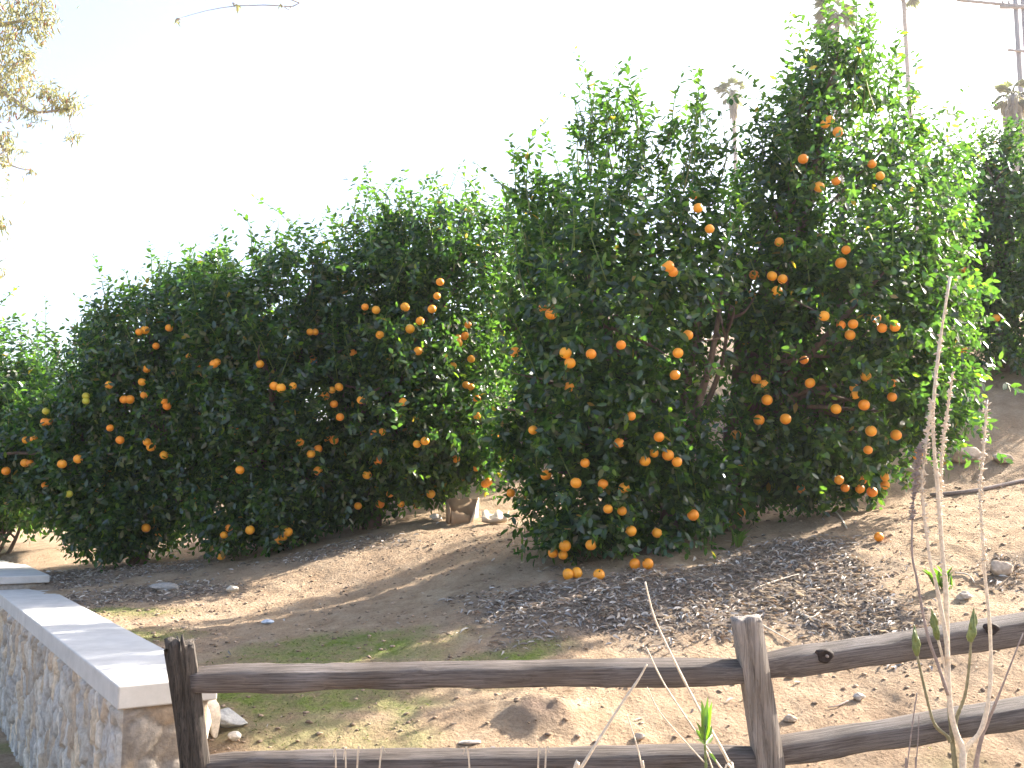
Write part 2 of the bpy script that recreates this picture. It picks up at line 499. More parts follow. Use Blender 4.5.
def citrus(key, name_label, base_px, Y, blobs, density, seed, oranges, fine=True, leaf_len=.082, shoots=40, shoot_len=(.25, .6), trunk_top=.5, lean=(0, 0), gaps=(), baseY=None, thin=.5, thin0=.0, sprays=(), slots=(), slot_z=1.5):
    r = np.random.default_rng(seed)
    bc, br = wb(Y, blobs)
    bx = at(base_px, 500, baseY or Y)[0]; by = baseY or Y
    bz = float(ground_z(bx, by))
    root = empty('orange_tree', (bx, by, bz - .03), name_label, 'tree', 'orange trees growing on the bank')
    # --- twigs
    area = 4 * math.pi * br ** 2
    n_t = int(density * area.sum())
    bi = r.choice(len(br), n_t, p=area / area.sum())
    d = nrm(r.normal(size=(n_t, 3)))
    u = 1.03 - .55 * r.random(n_t) ** 1.3
    u = np.where(r.random(n_t) < .09, r.uniform(1.0, 1.28, n_t), u)
    p = bc[bi] + d * (br[bi] * u)[:, None]
    p = bc[bi] + d * (br[bi] * u * lump(p, seed))[:, None]
    f = field(p, bc, br, seed)
    keep = (f > .50) | (r.random(n_t) < .42)
    gz = ground_z(p[:, 0], p[:, 1], False)
    keep &= p[:, 2] > gz + .10
    holes = noise3(p * 2.6, seed + 5)
    keep &= ~((holes > .34) & (f > .7) & (r.random(n_t) < .85))
    sunny = np.clip(((p - bc.mean(0)) @ np.array([.85, 0, .40])) / br.max() - thin0, 0, 1)
    keep &= r.random(n_t) > thin * sunny
    cc = p[:, 0] * math.cos(R(60.5)) - p[:, 1] * math.sin(R(60.5))
    for sc_, sw in slots:                    # upright slits cut along the sun's azimuth to let streaks of sun through
        keep &= ~((np.abs(cc - sc_ + .02 * noise3(p * 3, 9)) < sw + .05) & (p[:, 2] > slot_z) & (r.random(n_t) < .985))
    for gc, gr in gaps:
        keep &= ~((np.linalg.norm(p - gc, axis=1) < gr) & (r.random(n_t) < .9))
    p, d = p[keep], d[keep]
    # loose sprays of twigs standing out of the crown
    stems = []
    for (sx, sy, sr) in sprays:
        c0 = at(sx, sy, Y + r.uniform(-.15, .25)); R0 = sr / F * Y
        for _ in range(4):
            e = c0 + r.normal(size=3) * R0 * np.array([.5, .5, .55])
            root_ = e + np.array([r.normal() * .08, r.normal() * .08, -r.uniform(.45, .75)]) + (bc.mean(0) - e) * np.array([.16, .16, 0])
            pts = spline([root_, root_ * .5 + e * .5 + r.normal(size=3) * .04, e], 10)
            stems.append(pts)
            k_ = int(3 + sr / 14)
            ti_ = r.uniform(.45, 1, k_)
            q = np.stack([np.interp(ti_, np.linspace(0, 1, len(pts)), pts[:, c]) for c in range(3)], -1) + r.normal(size=(k_, 3)) * .05
            p = np.concatenate([p, q]); d = np.concatenate([d, nrm(r.normal(size=(k_, 3)) * .8 + np.array([0, 0, .8]))])
    # --- oranges hang at the surface of the crown
    spots = []
    for (px, py) in oranges:
        rd = ray(px, py)
        ts = np.linspace(Y - 2.5, Y + 2.0, 260)
        q = CAM + rd * (ts / rd[1])[:, None]
        ff = field(q, bc, br, seed)
        hit = np.where(ff < .97)[0]
        k = hit[0] if len(hit) else int(np.argmin(ff))
        c = q[k]
        gzz = float(ground_z(c[0], c[1]))
        if c[2] < gzz + .07: c[2] = max(c[2], gzz + .04)
        spots.append(c)
    spots = np.array(spots)
    up = np.array([0, 0, 1.])
    out_n = d
    a = nrm(d * .75 + up * np.where(d[:, 2:3] > -.2, .45, -.15) + r.normal(size=d.shape) * .45)
    nl = 9
    n = len(p)
    Ltw = r.uniform(.13, .27, n)
    k = np.tile(np.arange(nl), n); ti = np.repeat(np.arange(n), nl)
    t = (k + .6 * r.random(n * nl)) / nl
    A = a[ti]
    ref = nrm(np.cross(A, r.normal(size=(n, 3))[ti])); B = np.cross(A, ref)
    ang = k * 2.4 + r.uniform(0, 6.28, n)[ti]
    rad = ref * np.cos(ang)[:, None] + B * np.sin(ang)[:, None]
    P = p[ti] + A * (t * Ltw[ti])[:, None] - A * .08
    D = nrm(A * .5 + rad * .85 + np.array([0, 0, -.32]) + r.normal(size=P.shape) * .2)
    Nn = nrm(up * .5 + out_n[ti] * .5 + r.normal(size=P.shape) * .6)
    L = leaf_len * r.uniform(.65, 1.25, len(P)); W = L * r.uniform(.42, .56, len(P))
    ok = r.random(len(P)) < .93
    if len(spots):
        mid = P + D * (L * .5)[:, None]
        near = bc[np.argmin(np.linalg.norm(spots[:, None] - bc[None], axis=-1) / br[None], axis=1)]
        on = nrm(nrm(spots - near) + np.array([0, -.9, 0]))
        for s_, o_ in zip(spots, on):
            if r.random() < .52: continue
            v = mid - s_
            al = v @ o_
            la = np.linalg.norm(v - al[:, None] * o_, axis=1)
            ok &= ~((al > -.05) & (al < .35) & (la < .036))
    P, D, Nn, L, W = P[ok], D[ok], Nn[ok], L[ok], W[ok]
    ms = Mesh(); ms.add(*leaves(P, D, Nn, L, W, leafcols(len(P), r), fine))
    for pts in stems: ms.tube(pts, np.linspace(.008, .003, len(pts)), 5, (.08, .09, .04))
    # --- upright water shoots out of the top
    cand = p[(d[:, 2] > .3)]
    f = field(cand, bc, br, seed)
    cand = cand[f > .88]
    top = cand[r.choice(len(cand), min(shoots, len(cand)), replace=False)]
    for q in top:
        ln = r.uniform(*shoot_len)
        ax = nrm(np.array([r.normal() * .28, r.normal() * .28, 1.]))
        bend = np.array([r.normal(), r.normal(), 0]) * .10
        pts = np.array([q - ax * .15, q + ax * ln * .35 + bend * .3, q + ax * ln * .7 + bend * .7, q + ax * ln + bend * 1.5])
        pts = spline(pts, 9)
        ms.tube(pts, np.linspace(.006, .002, len(pts)), 5, (.07, .11, .035))
        nn = int(ln / .026)
        ts = np.linspace(.2, 1, nn)
        P = np.stack([np.interp(ts, np.linspace(0, 1, len(pts)), pts[:, c]) for c in range(3)], -1)
        an = np.arange(nn) * 2.4 + r.uniform(0, 6)
        rad = np.stack([np.cos(an), np.sin(an), np.zeros(nn)], -1)
        D = nrm(rad + ax * r.uniform(.1, .9, nn)[:, None] + r.normal(size=(nn, 3)) * .25)
        Nn = nrm(up + ax * .3 + r.normal(size=(nn, 3)) * .4)
        L = leaf_len * r.uniform(.7, 1.25, nn) * np.where(ts > .9, .7, 1)
        ms.add(*leaves(P, D, Nn, L, L * r.uniform(.42, .55, nn), leafcols(nn, r) * np.array([1.15, 1.1, 1.0]), fine))
    ms.build('crown', M['leaf'], root)
    # --- trunk and limbs
    tk = Mesh()
    p0 = np.array([bx, by, bz - .06]); p1 = np.array([bx + lean[0], by + lean[1], bz + trunk_top])
    tk.tube(spline([p0, (p0 + p1) / 2 + np.array([.02, .0, 0]), p1], 8), np.linspace(.10, .075, 9)[:len(spline([p0, p1, p1], 8))] if False else np.linspace(.105, .075, len(spline([p0, (p0 + p1) / 2, p1], 8))), 10)
    for i in range(len(br)):
        for q in range(2):
            e = bc[i] + nrm(r.normal(size=3) + np.array([0, 0, .5])) * br[i] * .75
            if e[2] < bz + .35: continue
            mid = p1 * .5 + e * .5 + r.normal(size=3) * .1 + np.array([0, 0, .1])
            pts = spline([p1 - np.array([0, 0, .05]), mid, e], 10)
            tk.tube(pts, np.linspace(.05 if q == 0 else .035, .008, len(pts)), 7)
            for w in range(3):
                s0 = pts[r.integers(3, len(pts) - 1)]
                e2 = s0 + nrm(r.normal(size=3) + np.array([0, 0, .4])) * br[i] * .55
                if e2[2] < bz + .3: continue
                tk.tube(spline([s0, (s0 + e2) / 2 + r.normal(size=3) * .05, e2], 6), np.linspace(.016, .004, len(spline([s0, s0, e2], 6))), 5)
    tk.build('trunk', M['bark'], root, cols=False)
    return spots


TREES = {}
OR_A = [(698,208),(709.5,229),(693,195),(673,272),(668,266),(688,335),(678,353),(675,375),(621,345),(565.5,353),(570,363),(591,354),(569,387),(543,308),(551,314),(515,352),
        (631,416),(659,437),(619,443),(533,430),(654,453),(645,461),(668,455),(677,462),(585,463),(546,475),(576,483),(603,484),(624,488),(608,509),(622,511),(631,531),(657,533),
        (565,546),(553,553),(563,555),(591,545),(693,515),(511,493)]
OR_B = [(754,275),(751,295),(756,379),(719,534),(741,512),(740,465),(736,435),(759,420),(825,124),(830,120),(838,132),(803,159),(872,164),(880,176),(819,187),(836,181),
        (779,242),(772,276),(782.5,279),(777,291),(846,250),(841,263),(824,316),(841,325),(853,324),(850,335),(876,318),(895,327),(882,328),(804,360),(866,376.5),(810,383),(892,383),
        (854,388),(764,385),(892,397),(855,395),(864,405),(836,409),(785.6,419),(767,400),(896,435),(871,431),(868,450),(918,455),(801.6,489),(839,480),(862.5,480),(885,477),(885,485),(860,489),(872,492),(845,488)]
OR_C = [(365,307),(376,310),(405,307),(440,282),(437,296),(432,309),(420,321),(410,329),(380,335),(468,325),(458,338),(465,336),(313,360),(353,353),(418,351),(458,343),(471,359),(453,366),
        (466,385),(471,387),(332,390),(339,387),(325,396),(334,404),(361,400),(340,417),(403,402),(328,439),(334,440),(375,434),(382,432),(417,444),(425,441),(378,461),(367,475),(456,459),
        (476,468),(485,484),(488,482),(390,494),(358,506),(380,504),(401,504),(416,506),(431,494),(495,434),(477,399),(477,416)]
OR_D = [(310,332),(315,332),(260,364),(274,386),(281,388),(293,386),(300,442),(311,454),(318,449),(318,471),(235,431),(240,470),(224,535),(229,528),(221,556),(250,530),(288,532),(284,537),(279,540),(217,362),(214,364)]
OR_E = [(109,385),(144,395),(124,399.5),(130,399.5),(164,401),(167,406),(110,428),(120,440),(147,442),(151,447),(164,455),(197,500),(158,536),(146,528),(139,332),(145,330),(169,328),(190,356),(201,369),(204,374),(147,369),(142,382),(156,346),(78,459),(62,464)]
OR_E += [(45,422),(49,422),(26,440),(34,439),(25,463),(30,463),(6,471),(45,485)]
UN_E = [(86,396),(86,401),(69,494)]
OR_F = []
UN_F = [(46,411)]
OR_G = [(960,314),(963,270),(963,350),(996,318)]

A_Y, B_Y = 8.15, 8.65
gapc = [(at(718 + dx, 385 + 12 * k, y_), .17) for k, dx in ((0, 0), (-3, 6), (4, 10)) for y_ in (7.3, 7.6, 7.9, 8.2, 8.5, 8.8, 9.1, 9.4)]
SP = {}
SP['A'] = citrus('A', 'dark bushy orange tree with a skirt touching the litter, left half of the big pair', 668, A_Y,
    [(622, 325, 118), (637, 258, 90, .1), (575, 400, 88), (640, 430, 98), (595, 505, 72, -.15), (655, 515, 66, -.1), (695, 290, 60, .1), (565, 285, 62), (700, 218, 40, .1), (700, 480, 56, .15), (540, 400, 46), (570, 540, 36, -.3), (535, 320, 42), (520, 430, 36, -.05), (545, 470, 40), (550, 205, 36, .2)],
    178, 21, OR_A, leaf_len=.077, shoots=95, shoot_len=(.2, .58), gaps=gapc, baseY=8.25, slots=[(-7.42, .03), (-6.99, .07), (-6.64, .05), (-5.85, .06)], sprays=[(625, 110, 28), (690, 118, 26), (590, 150, 32), (545, 178, 34), (655, 150, 36), (728, 130, 22), (620, 165, 38), (565, 200, 36), (600, 105, 20), (525, 220, 22), (690, 155, 30)])
SP['B'] = citrus('B', 'tallest orange tree, brightly sunlit on its right side, right half of the big pair', 728, B_Y,
    [(845, 320, 110), (850, 215, 104, .1), (850, 130, 76, .1), (815, 405, 92), (885, 395, 74), (905, 280, 74), (785, 280, 66), (795, 460, 44), (865, 455, 44), (775, 350, 66), (770, 460, 50), (768, 190, 46, .1), (910, 165, 54, .15), (812, 125, 36, .1), (842, 80, 40, .1), (838, 50, 27, .1), (935, 400, 40), (940, 320, 42), (940, 240, 40), (740, 500, 40, .1)],
    178, 22, OR_B, leaf_len=.077, shoots=70, shoot_len=(.2, .62), gaps=gapc, lean=(.05, 0), trunk_top=.85, baseY=8.6, slots=[(-7.0, .09), (-6.64, .06), (-5.85, .06)], thin=.64, thin0=-.15, sprays=[(838, 35, 24), (890, 85, 36), (800, 85, 30), (925, 125, 34), (860, 60, 30)])
SP['C'] = citrus('C', 'yellow-green sunlit orange tree hanging over the torn cardboard box', 372, 10.4,
    [(430, 320, 92), (385, 290, 70), (470, 290, 66), (505, 265, 50, .3), (400, 410, 90), (455, 410, 68), (370, 465, 50), (430, 465, 40), (485, 440, 36), (420, 245, 50), (350, 350, 62), (500, 350, 42, .3), (470, 235, 38, .2), (360, 500, 26)],
    165, 23, OR_C, leaf_len=.074, shoots=85, shoot_len=(.2, .5), thin=.68, thin0=-.1, sprays=[(372, 192, 20), (430, 200, 26), (490, 208, 26), (345, 230, 20), (400, 200, 22), (520, 215, 20)])
SP['D'] = citrus('D', 'dark orange tree with low branches drooping almost to the bare soil', 275, 10.2,
    [(275, 330, 72), (250, 390, 70), (300, 400, 74), (270, 460, 74), (260, 510, 54, -.2), (310, 480, 54), (235, 330, 54), (300, 285, 46), (220, 420, 48), (290, 525, 36, -.2), (220, 510, 34, -.1)],
    175, 24, OR_D, leaf_len=.074, shoots=55, shoot_len=(.2, .45), sprays=[(255, 255, 22), (290, 235, 20), (225, 270, 22), (320, 255, 20)])
SP['E'] = citrus('E', 'dark round orange tree beyond the end of the stone wall', 140, 10.5,
    [(150, 340, 58), (185, 310, 46), (195, 370, 54), (130, 400, 70), (170, 430, 72), (110, 460, 62), (160, 480, 56), (120, 500, 48, -.1), (195, 475, 46), (115, 345, 40), (75, 440, 42), (200, 290, 32), (100, 515, 34, -.2), (70, 490, 34), (145, 512, 38), (125, 525, 30, -.2), (40, 440, 42, .2), (10, 460, 40, .2), (50, 480, 38, .1), (-15, 470, 40, .2)],
    175, 25, OR_E, leaf_len=.074, shoots=55, shoot_len=(.2, .42), sprays=[(195, 250, 20), (160, 275, 22), (130, 290, 20), (105, 315, 18), (225, 250, 16)])
UNS = {}
SP['F'] = citrus('F', 'pale sunlit orange tree at the far left, behind the dark round one', -45, 12.2,
    [(25, 400, 68), (-30, 400, 72), (60, 380, 42), (20, 460, 60), (-40, 470, 66), (55, 450, 50), (10, 490, 36), (50, 490, 36)], 95, 26, OR_F, shoots=26, fine=False, leaf_len=.085)
SP['G'] = citrus('G', 'shaded orange tree on the slope at the far right', 1010, 11.6,
    [(1005, 250, 72), (985, 335, 58), (1040, 310, 80), (960, 290, 45), (1010, 190, 50), (1060, 220, 70), (975, 400, 44), (960, 215, 32), (952, 415, 34), (990, 165, 38), (965, 250, 44), (1020, 165, 44)], 95, 27, OR_G, slots=[(-7.38, .06)], slot_z=4.9, thin=.3, shoots=26, fine=False, leaf_len=.085)
citrus('J', 'low young orange tree just outside the right edge of the photo', 1125, 11.8, [(1125, 350, 66), (1100, 360, 55), (1150, 360, 66)], 80, 31, [], shoots=8, fine=False, leaf_len=.09)
# trees of the next row, glimpsed through and above the front row
citrus('H', 'orange tree filling the gap behind the box, deeper in the grove', 600, 13.0,
    [(545, 330, 60), (530, 270, 44), (600, 300, 70), (560, 410, 55), (610, 390, 66), (640, 320, 60), (650, 400, 40)], 75, 28, [], shoots=16, fine=False, leaf_len=.09)

UNS['E'] = []
for key, lst, tr in (('E', UN_E, 10.5), ('F', UN_F, 10.7)):
    UNS[key] = [at(px, py, tr - .62) for px, py in lst]


# ------------------------------------------------------------------ oranges
def orange_mesh(name, mat, rad, seed):
    r = np.random.default_rng(seed)
    bm = bmesh.new()
    bmesh.ops.create_uvsphere(bm, u_segments=24, v_segments=16, radius=1)
    for v in bm.verts:
        h = v.co.z
        k = 1 - .05 * h * h
        if h > .93: k -= .06 * (h - .93) / .07
        if h < -.95: k -= .03
        k += .012 * float(noise3(np.array([list(v.co)]) * 2, seed)[0])
        v.co = v.co * k * rad
    me = bpy.data.meshes.new(name); 
    # calyx and short stem at the top
    res = bmesh.ops.create_cone(bm, cap_ends=True, segments=8, radius1=rad * .16, radius2=rad * .05, depth=rad * .14, matrix=Matrix.Translation((0, 0, rad * .93)))
    st = {v for v in res['verts']}
    res = bmesh.ops.create_cone(bm, cap_ends=True, segments=6, radius1=rad * .045, radius2=rad * .035, depth=rad * .7, matrix=Matrix.Translation((rad * .02, 0, rad * 1.3)))
    st |= {v for v in res['verts']}
    for f in bm.faces:
        f.smooth = True
        f.material_index = 1 if all(v in st for v in f.verts) else 0
    bm.to_mesh(me); bm.free()
    me.materials.append(mat); me.materials.append(M['stem'])
    return me


OM = [orange_mesh('orange', M['orange'], rr, 60 + i) for i, rr in enumerate((.039, .042, .045, .036))]
UM = orange_mesh('unripe_orange', M['unripe'], .037, 70)
TN = {'A': 'the dark bushy tree', 'B': 'the tallest tree', 'C': 'the tree over the box', 'D': 'the low drooping tree', 'E': 'the dark round tree', 'F': 'the far left tree', 'G': 'the far right tree'}
PXS = {'A': OR_A, 'B': OR_B, 'C': OR_C, 'D': OR_D, 'E': OR_E, 'F': OR_F, 'G': OR_G}
ORD = ['', 'second ', 'third ', 'fourth ', 'fifth ', 'sixth ', 'seventh ', 'eighth ', 'ninth ', 'tenth ', 'eleventh ', 'twelfth ']
first = True
for key in 'ABCDEG':
    px = np.array(PXS[key], float)
    lo, hi = px.min(0), px.max(0)
    rel = (px - lo) / np.maximum(hi - lo, 1)
    zones = {}
    for i, (u, v) in enumerate(rel):
        near = [j for j in range(len(px)) if j != i and np.hypot(*(px[j] - px[i])) < 14]
        cl = 'single' if not near else ('paired' if len(near) == 1 else 'clustered')
        band = ['near the top', 'fairly high', 'at mid height', 'fairly low', 'at the hem'][min(4, int(v * 5))]
        side = ['left side', 'middle', 'right side'][min(2, int(u * 3))]
        zones.setdefault((cl, band, side), []).append(i)
    for (cl, band, side), ids in zones.items():
        ids.sort(key=lambda i: (px[i][0], px[i][1]))
        for n_, i in enumerate(ids):
            o = bpy.data.objects.new('orange', OM[random.randrange(4)])
            C.objects.link(o)
            o.location = [float(v) for v in SP[key][i]]
            o.rotation_euler = (random.uniform(-.5, .5), random.uniform(-.5, .5), random.uniform(0, 6.28))
            pos = '' if len(ids) == 1 else (', ' + (ORD[n_] if n_ else 'first ') + 'from left')
            lab = '%s orange %s%s, %s of %s' % (cl, band, pos, side, TN[key])
            assert len(lab.split()) <= 16, lab
            tag(o, lab, 'orange', 'oranges hanging in the trees')
for key, labs in (('E', ['greenish orange, upper of the two at left edge of the dark round tree', 'greenish orange, lower of the two at left edge of the dark round tree', 'green unripe orange low on the dark round tree']), ('F', ['lone yellow-green orange at the far left edge of the dark round tree'])):
    for c, lab in zip(UNS[key], labs):
        o = bpy.data.objects.new('orange', UM); C.objects.link(o); o.location = [float(v) for v in c]
        o.rotation_euler = (random.uniform(-.4, .4), random.uniform(-.4, .4), 0)
        tag(o, lab, 'orange', 'oranges hanging in the trees')


def on_ground(px, py):
    """the point of the ground seen at that pixel"""
    d = ray(px, py)
    ts = np.linspace(3.5, 40, 4000)
    q = CAM + d * (ts / d[1])[:, None]
    z = ground_z(q[:, 0], q[:, 1])
    k = np.where(q[:, 2] < z)[0]
    q = q[k[0]] if len(k) else q[-1]
    return np.array([q[0], q[1], float(ground_z(q[0], q[1]))])


for px_, py_, lab in ((568, 580, 'fallen orange, left of the pair on bare soil under the dark bushy tree'), (577, 578, 'fallen orange, right of the pair on bare soil under the dark bushy tree'),
                      (599, 580, 'fallen orange lying alone by the hem of the dark bushy tree'), (635, 569, 'fallen orange, left of two touching in the dry leaves'),
                      (648, 569, 'fallen sunlit orange, right of two touching in the dry leaves'), (879, 542, 'small fallen orange alone among sunlit dry leaves at right')):
    q = on_ground(px_, py_)
    o = bpy.data.objects.new('orange', OM[3 if px_ > 800 else 1]); C.objects.link(o)
    o.location = (q[0], q[1], q[2] + .036); o.rotation_euler = (random.uniform(.6, 2.2), random.uniform(-.5, .5), random.uniform(0, 6))
    tag(o, lab, 'orange', 'fallen oranges on the ground')

# ------------------------------------------------------------------ stone wall
def voronoi_panel(w, h, step, sizes, seed, amp=.030, tk=1.0, warm=None):
    """grid of a rubble-stone face: returns u, v, height, colour"""
    r = np.random.default_rng(seed)
    us = np.arange(0, w + step * .5, step); us[-1] = w
    vs = np.arange(0, h + step * .5, step); vs[-1] = h
    U, V = np.meshgrid(us, vs)
    sx, sy = sizes
    pts = []
    for i in range(-1, int(w / sx) + 2):
        for j in range(-1, int(h / sy) + 2):
            pts.append(((i + .5 + r.uniform(-.42, .42) + (.5 if j % 2 else 0)) * sx, (j + .5 + r.uniform(-.38, .38)) * sy))
    pts = np.array(pts)
    wu = U + .018 * noise2(U * 14, V * 14, seed) ; wv = V + .018 * noise2(U * 14, V * 14, seed + 1)
    best = np.full(U.shape, 9.); sec = np.full(U.shape, 9.); bi = np.zeros(U.shape, int)
    for k, (a, b_) in enumerate(pts):
        dd = np.sqrt(((wu - a) / sx) ** 2 + ((wv - b_) / sy) ** 2)
        m1 = dd < best
        sec = np.where(m1, best, np.minimum(sec, dd)); bi = np.where(m1, k, bi); best = np.where(m1, dd, best)
    e = np.clip((sec - best) / .16, 0, 1); e = e * e * (3 - 2 * e)
    tilt = r.normal(size=(len(pts), 2)) * .09 * tk; lift = r.uniform(.45, 1.25, len(pts))
    H = amp * e * lift[bi] + e * (tilt[bi, 0] * (wu - pts[bi, 0]) + tilt[bi, 1] * (wv - pts[bi, 1]))
    H = H + e * (.010 * noise2(U * 16, V * 9, seed + 3) + .006 * noise2(U * 40, V * 26, seed + 4)) + .003 * noise2(U * 60, V * 60, seed + 5)
    pal = np.array([(.42, .43, .44), (.36, .37, .39), (.50, .49, .47), (.52, .46, .38), (.40, .34, .28), (.47, .48, .49), (.34, .33, .32)])
    pc = pal[r.integers(0, len(pal), len(pts))] * r.uniform(.85, 1.15, (len(pts), 1))
    if warm is not None: pc = pc * .55 + np.array(warm) * .28
    pc = pc * np.array([1.10, 1.0, .88])
    col = pc[bi] * e[..., None] + np.array([.27, .23, .19]) * (1 - e[..., None])
    stain = np.clip(noise2(U * 7, V * 7, seed + 8) * 1.6 - .35, 0, 1)[..., None]
    col = col * (1 - .5 * stain) + np.array([.45, .35, .24]) * .5 * stain
    return U, V, H, col


def wall(name, P0, length, width, top, cap_t, foot, label, seed, sizes):
    base = np.array([P0[0], P0[1], foot])
    root = empty(name, base, label, 'wall')
    d3 = np.array([*WDIR, 0]); n3 = np.array([*WNRM, 0]); up = np.array([0, 0, 1.])
    inset = .035
    h = top - cap_t - foot
    ms = Mesh()
    O = np.array([P0[0], P0[1], foot])
    # (origin, along, outward, length)
    for org, al, ou, ln, sd in ((O + n3 * inset + d3 * inset, d3, -n3, length - inset, seed), (O + n3 * inset + d3 * inset, n3, -d3, width - 2 * inset, seed + 50), (O + n3 * (width - inset) + d3 * inset, d3, n3, length - inset, seed + 90)):
        U, V, H, col = voronoi_panel(ln, h, .02 if sd < seed + 80 else .05, *((sizes, sd) if sd != seed + 50 else ((.15, .15), sd, .020, .3, (.26, .21, .16))))
        taper = np.clip(np.minimum(U, ln - U) / .02, 0, 1) * np.clip((h - V) / .015, 0, 1)
        X = org + al * U[..., None] + up * V[..., None] + ou * (H * taper)[..., None]
        i = np.arange(U.size).reshape(U.shape)
        q = np.stack([i[:-1, :-1], i[:-1, 1:], i[1:, 1:], i[1:, :-1]], -1).reshape(-1, 4)
        ms.add(X.reshape(-1, 3), [q], col.reshape(-1, 3))
    ms.build('stone_facing', M['stone'], root)
    # cast cap with softened edges
    bm = bmesh.new()
    vs = []
    for z in (top - cap_t, top):
        for s_, t_ in ((0, 0), (0, width), (length, width), (length, 0)):
            q = O + d3 * s_ + n3 * t_; vs.append(bm.verts.new((q[0], q[1], z)))
    for f in ((3, 2, 1, 0), (4, 5, 6, 7), (0, 1, 5, 4), (1, 2, 6, 5), (2, 3, 7, 6), (3, 0, 4, 7)):
        bm.faces.new([vs[k] for k in f])
    bmesh.ops.recalc_face_normals(bm, faces=bm.faces)
    bmesh.ops.bevel(bm, geom=bm.edges[:], offset=.008, segments=3, affect='EDGES', profile=.5)
    me = bpy.data.meshes.new('cap'); bm.to_mesh(me); bm.free(); me.materials.append(M['concrete'])
    obj('cap', me, root)
    return root


wall('stone_wall', WP0, WALL_L, WALL_W, WALL_TOP, .105, -.45, 'rubble stone wall with a smooth pale concrete cap beside the end post', 80, (.10, .17))
P2 = at(50, 575, 9.6)
P2 = P2 - np.array([*WNRM, 0]) * .5
wall('stone_wall', P2, 3.4, .50, P2[2], .07, P2[2] - .5, 'second low wall farther off, only its pale cap slab showing above soil', 180, (.12, .16))


# ------------------------------------------------------------------ rail fence
def rail_mesh(p0, p1, hgt, dep, seed, sag=0.0):
    """split rail along local X; returns verts in world space"""
    p0, p1 = np.asarray(p0), np.asarray(p1)
    n = 70
    t = np.linspace(0, 1, n)
    ax = nrm(p1 - p0); sd = nrm(np.cross(ax, np.array([0, 0, 1.]))); up = np.cross(sd, ax)
    # cross-section, depth (sd) and height (up): flat split face towards the viewer, bevelled top
    sec = np.array([(.44, -.50), (.50, -.44), (.50, .16), (.46, .22), (-.02, .50), (-.38, .46), (-.5, .2), (-.46, -.3), (-.25, -.5)])
    L = np.linalg.norm(p1 - p0)
    V = np.empty((n, len(sec), 3))
    for k, (a, b_) in enumerate(sec):
        xx = t * L
        w1 = noise2(xx * 1.4, np.full(n, seed + .0), seed) * .010 + noise2(xx * 4.5, np.full(n, k * .5), seed + 1) * .006 + noise2(xx * 16, np.full(n, k * .8), seed + 2) * .003
        endt = 1 - .22 * np.exp(-t * L / .14) - .22 * np.exp(-(1 - t) * L / .14)
        wave = noise2(xx * .9, np.full(n, 3.3), seed + 7) * .014
        V[:, k] = p0 + ax * xx[:, None] + sd * ((a * dep * endt) + w1 * np.sign(a))[:, None] + up * ((b_ * hgt * endt) + w1 * np.sign(b_) + wave - sag * 4 * t * (1 - t))[:, None]
    ns = len(sec)
    i = np.arange(n * ns).reshape(n, ns); j = np.roll(i, -1, 1)
    q = np.stack([i[:-1], i[1:], j[1:], j[:-1]], -1).reshape(-1, 4)
    v = np.concatenate([V.reshape(-1, 3), V[0].mean(0)[None], V[-1].mean(0)[None]])
    tri = np.concatenate([np.stack([i[0], j[0], np.full(ns, n * ns)], -1), np.stack([j[-1], i[-1], np.full(ns, n * ns + 1)], -1)])
    return v, [q, tri]


def local_obj(name, v, faces, mat, parent, origin, ang, smooth=True, axis_tilt=0.0):
    """mesh stored in its own frame (X along the timber) so the grain follows it"""
    Mx = Matrix.Translation(Vector([float(c) for c in origin])) @ Matrix.Rotation(ang, 4, 'Z') @ Matrix.Rotation(-axis_tilt, 4, 'Y')
    inv = np.array(Mx.inverted())
    vv = v @ inv[:3, :3].T + inv[:3, 3]
    me = np_mesh(name, vv, faces, mat, None, smooth)
    o = bpy.data.objects.new(name, me); C.objects.link(o)
    o.parent = parent
    o.matrix_local = Matrix.Translation(-Vector(parent.location)) @ Mx
    return o


FY = 4.5
pa_t, pa_b = at(180, 641, FY), at(201, 800, FY)
pb_t, pb_b = at(746, 618, FY + .05), at(775, 800, FY + .05)
fence = empty('rail_fence', (pb_b[0], pb_b[1], 0), 'weathered split rail fence with leaning posts along the bank', 'fence')


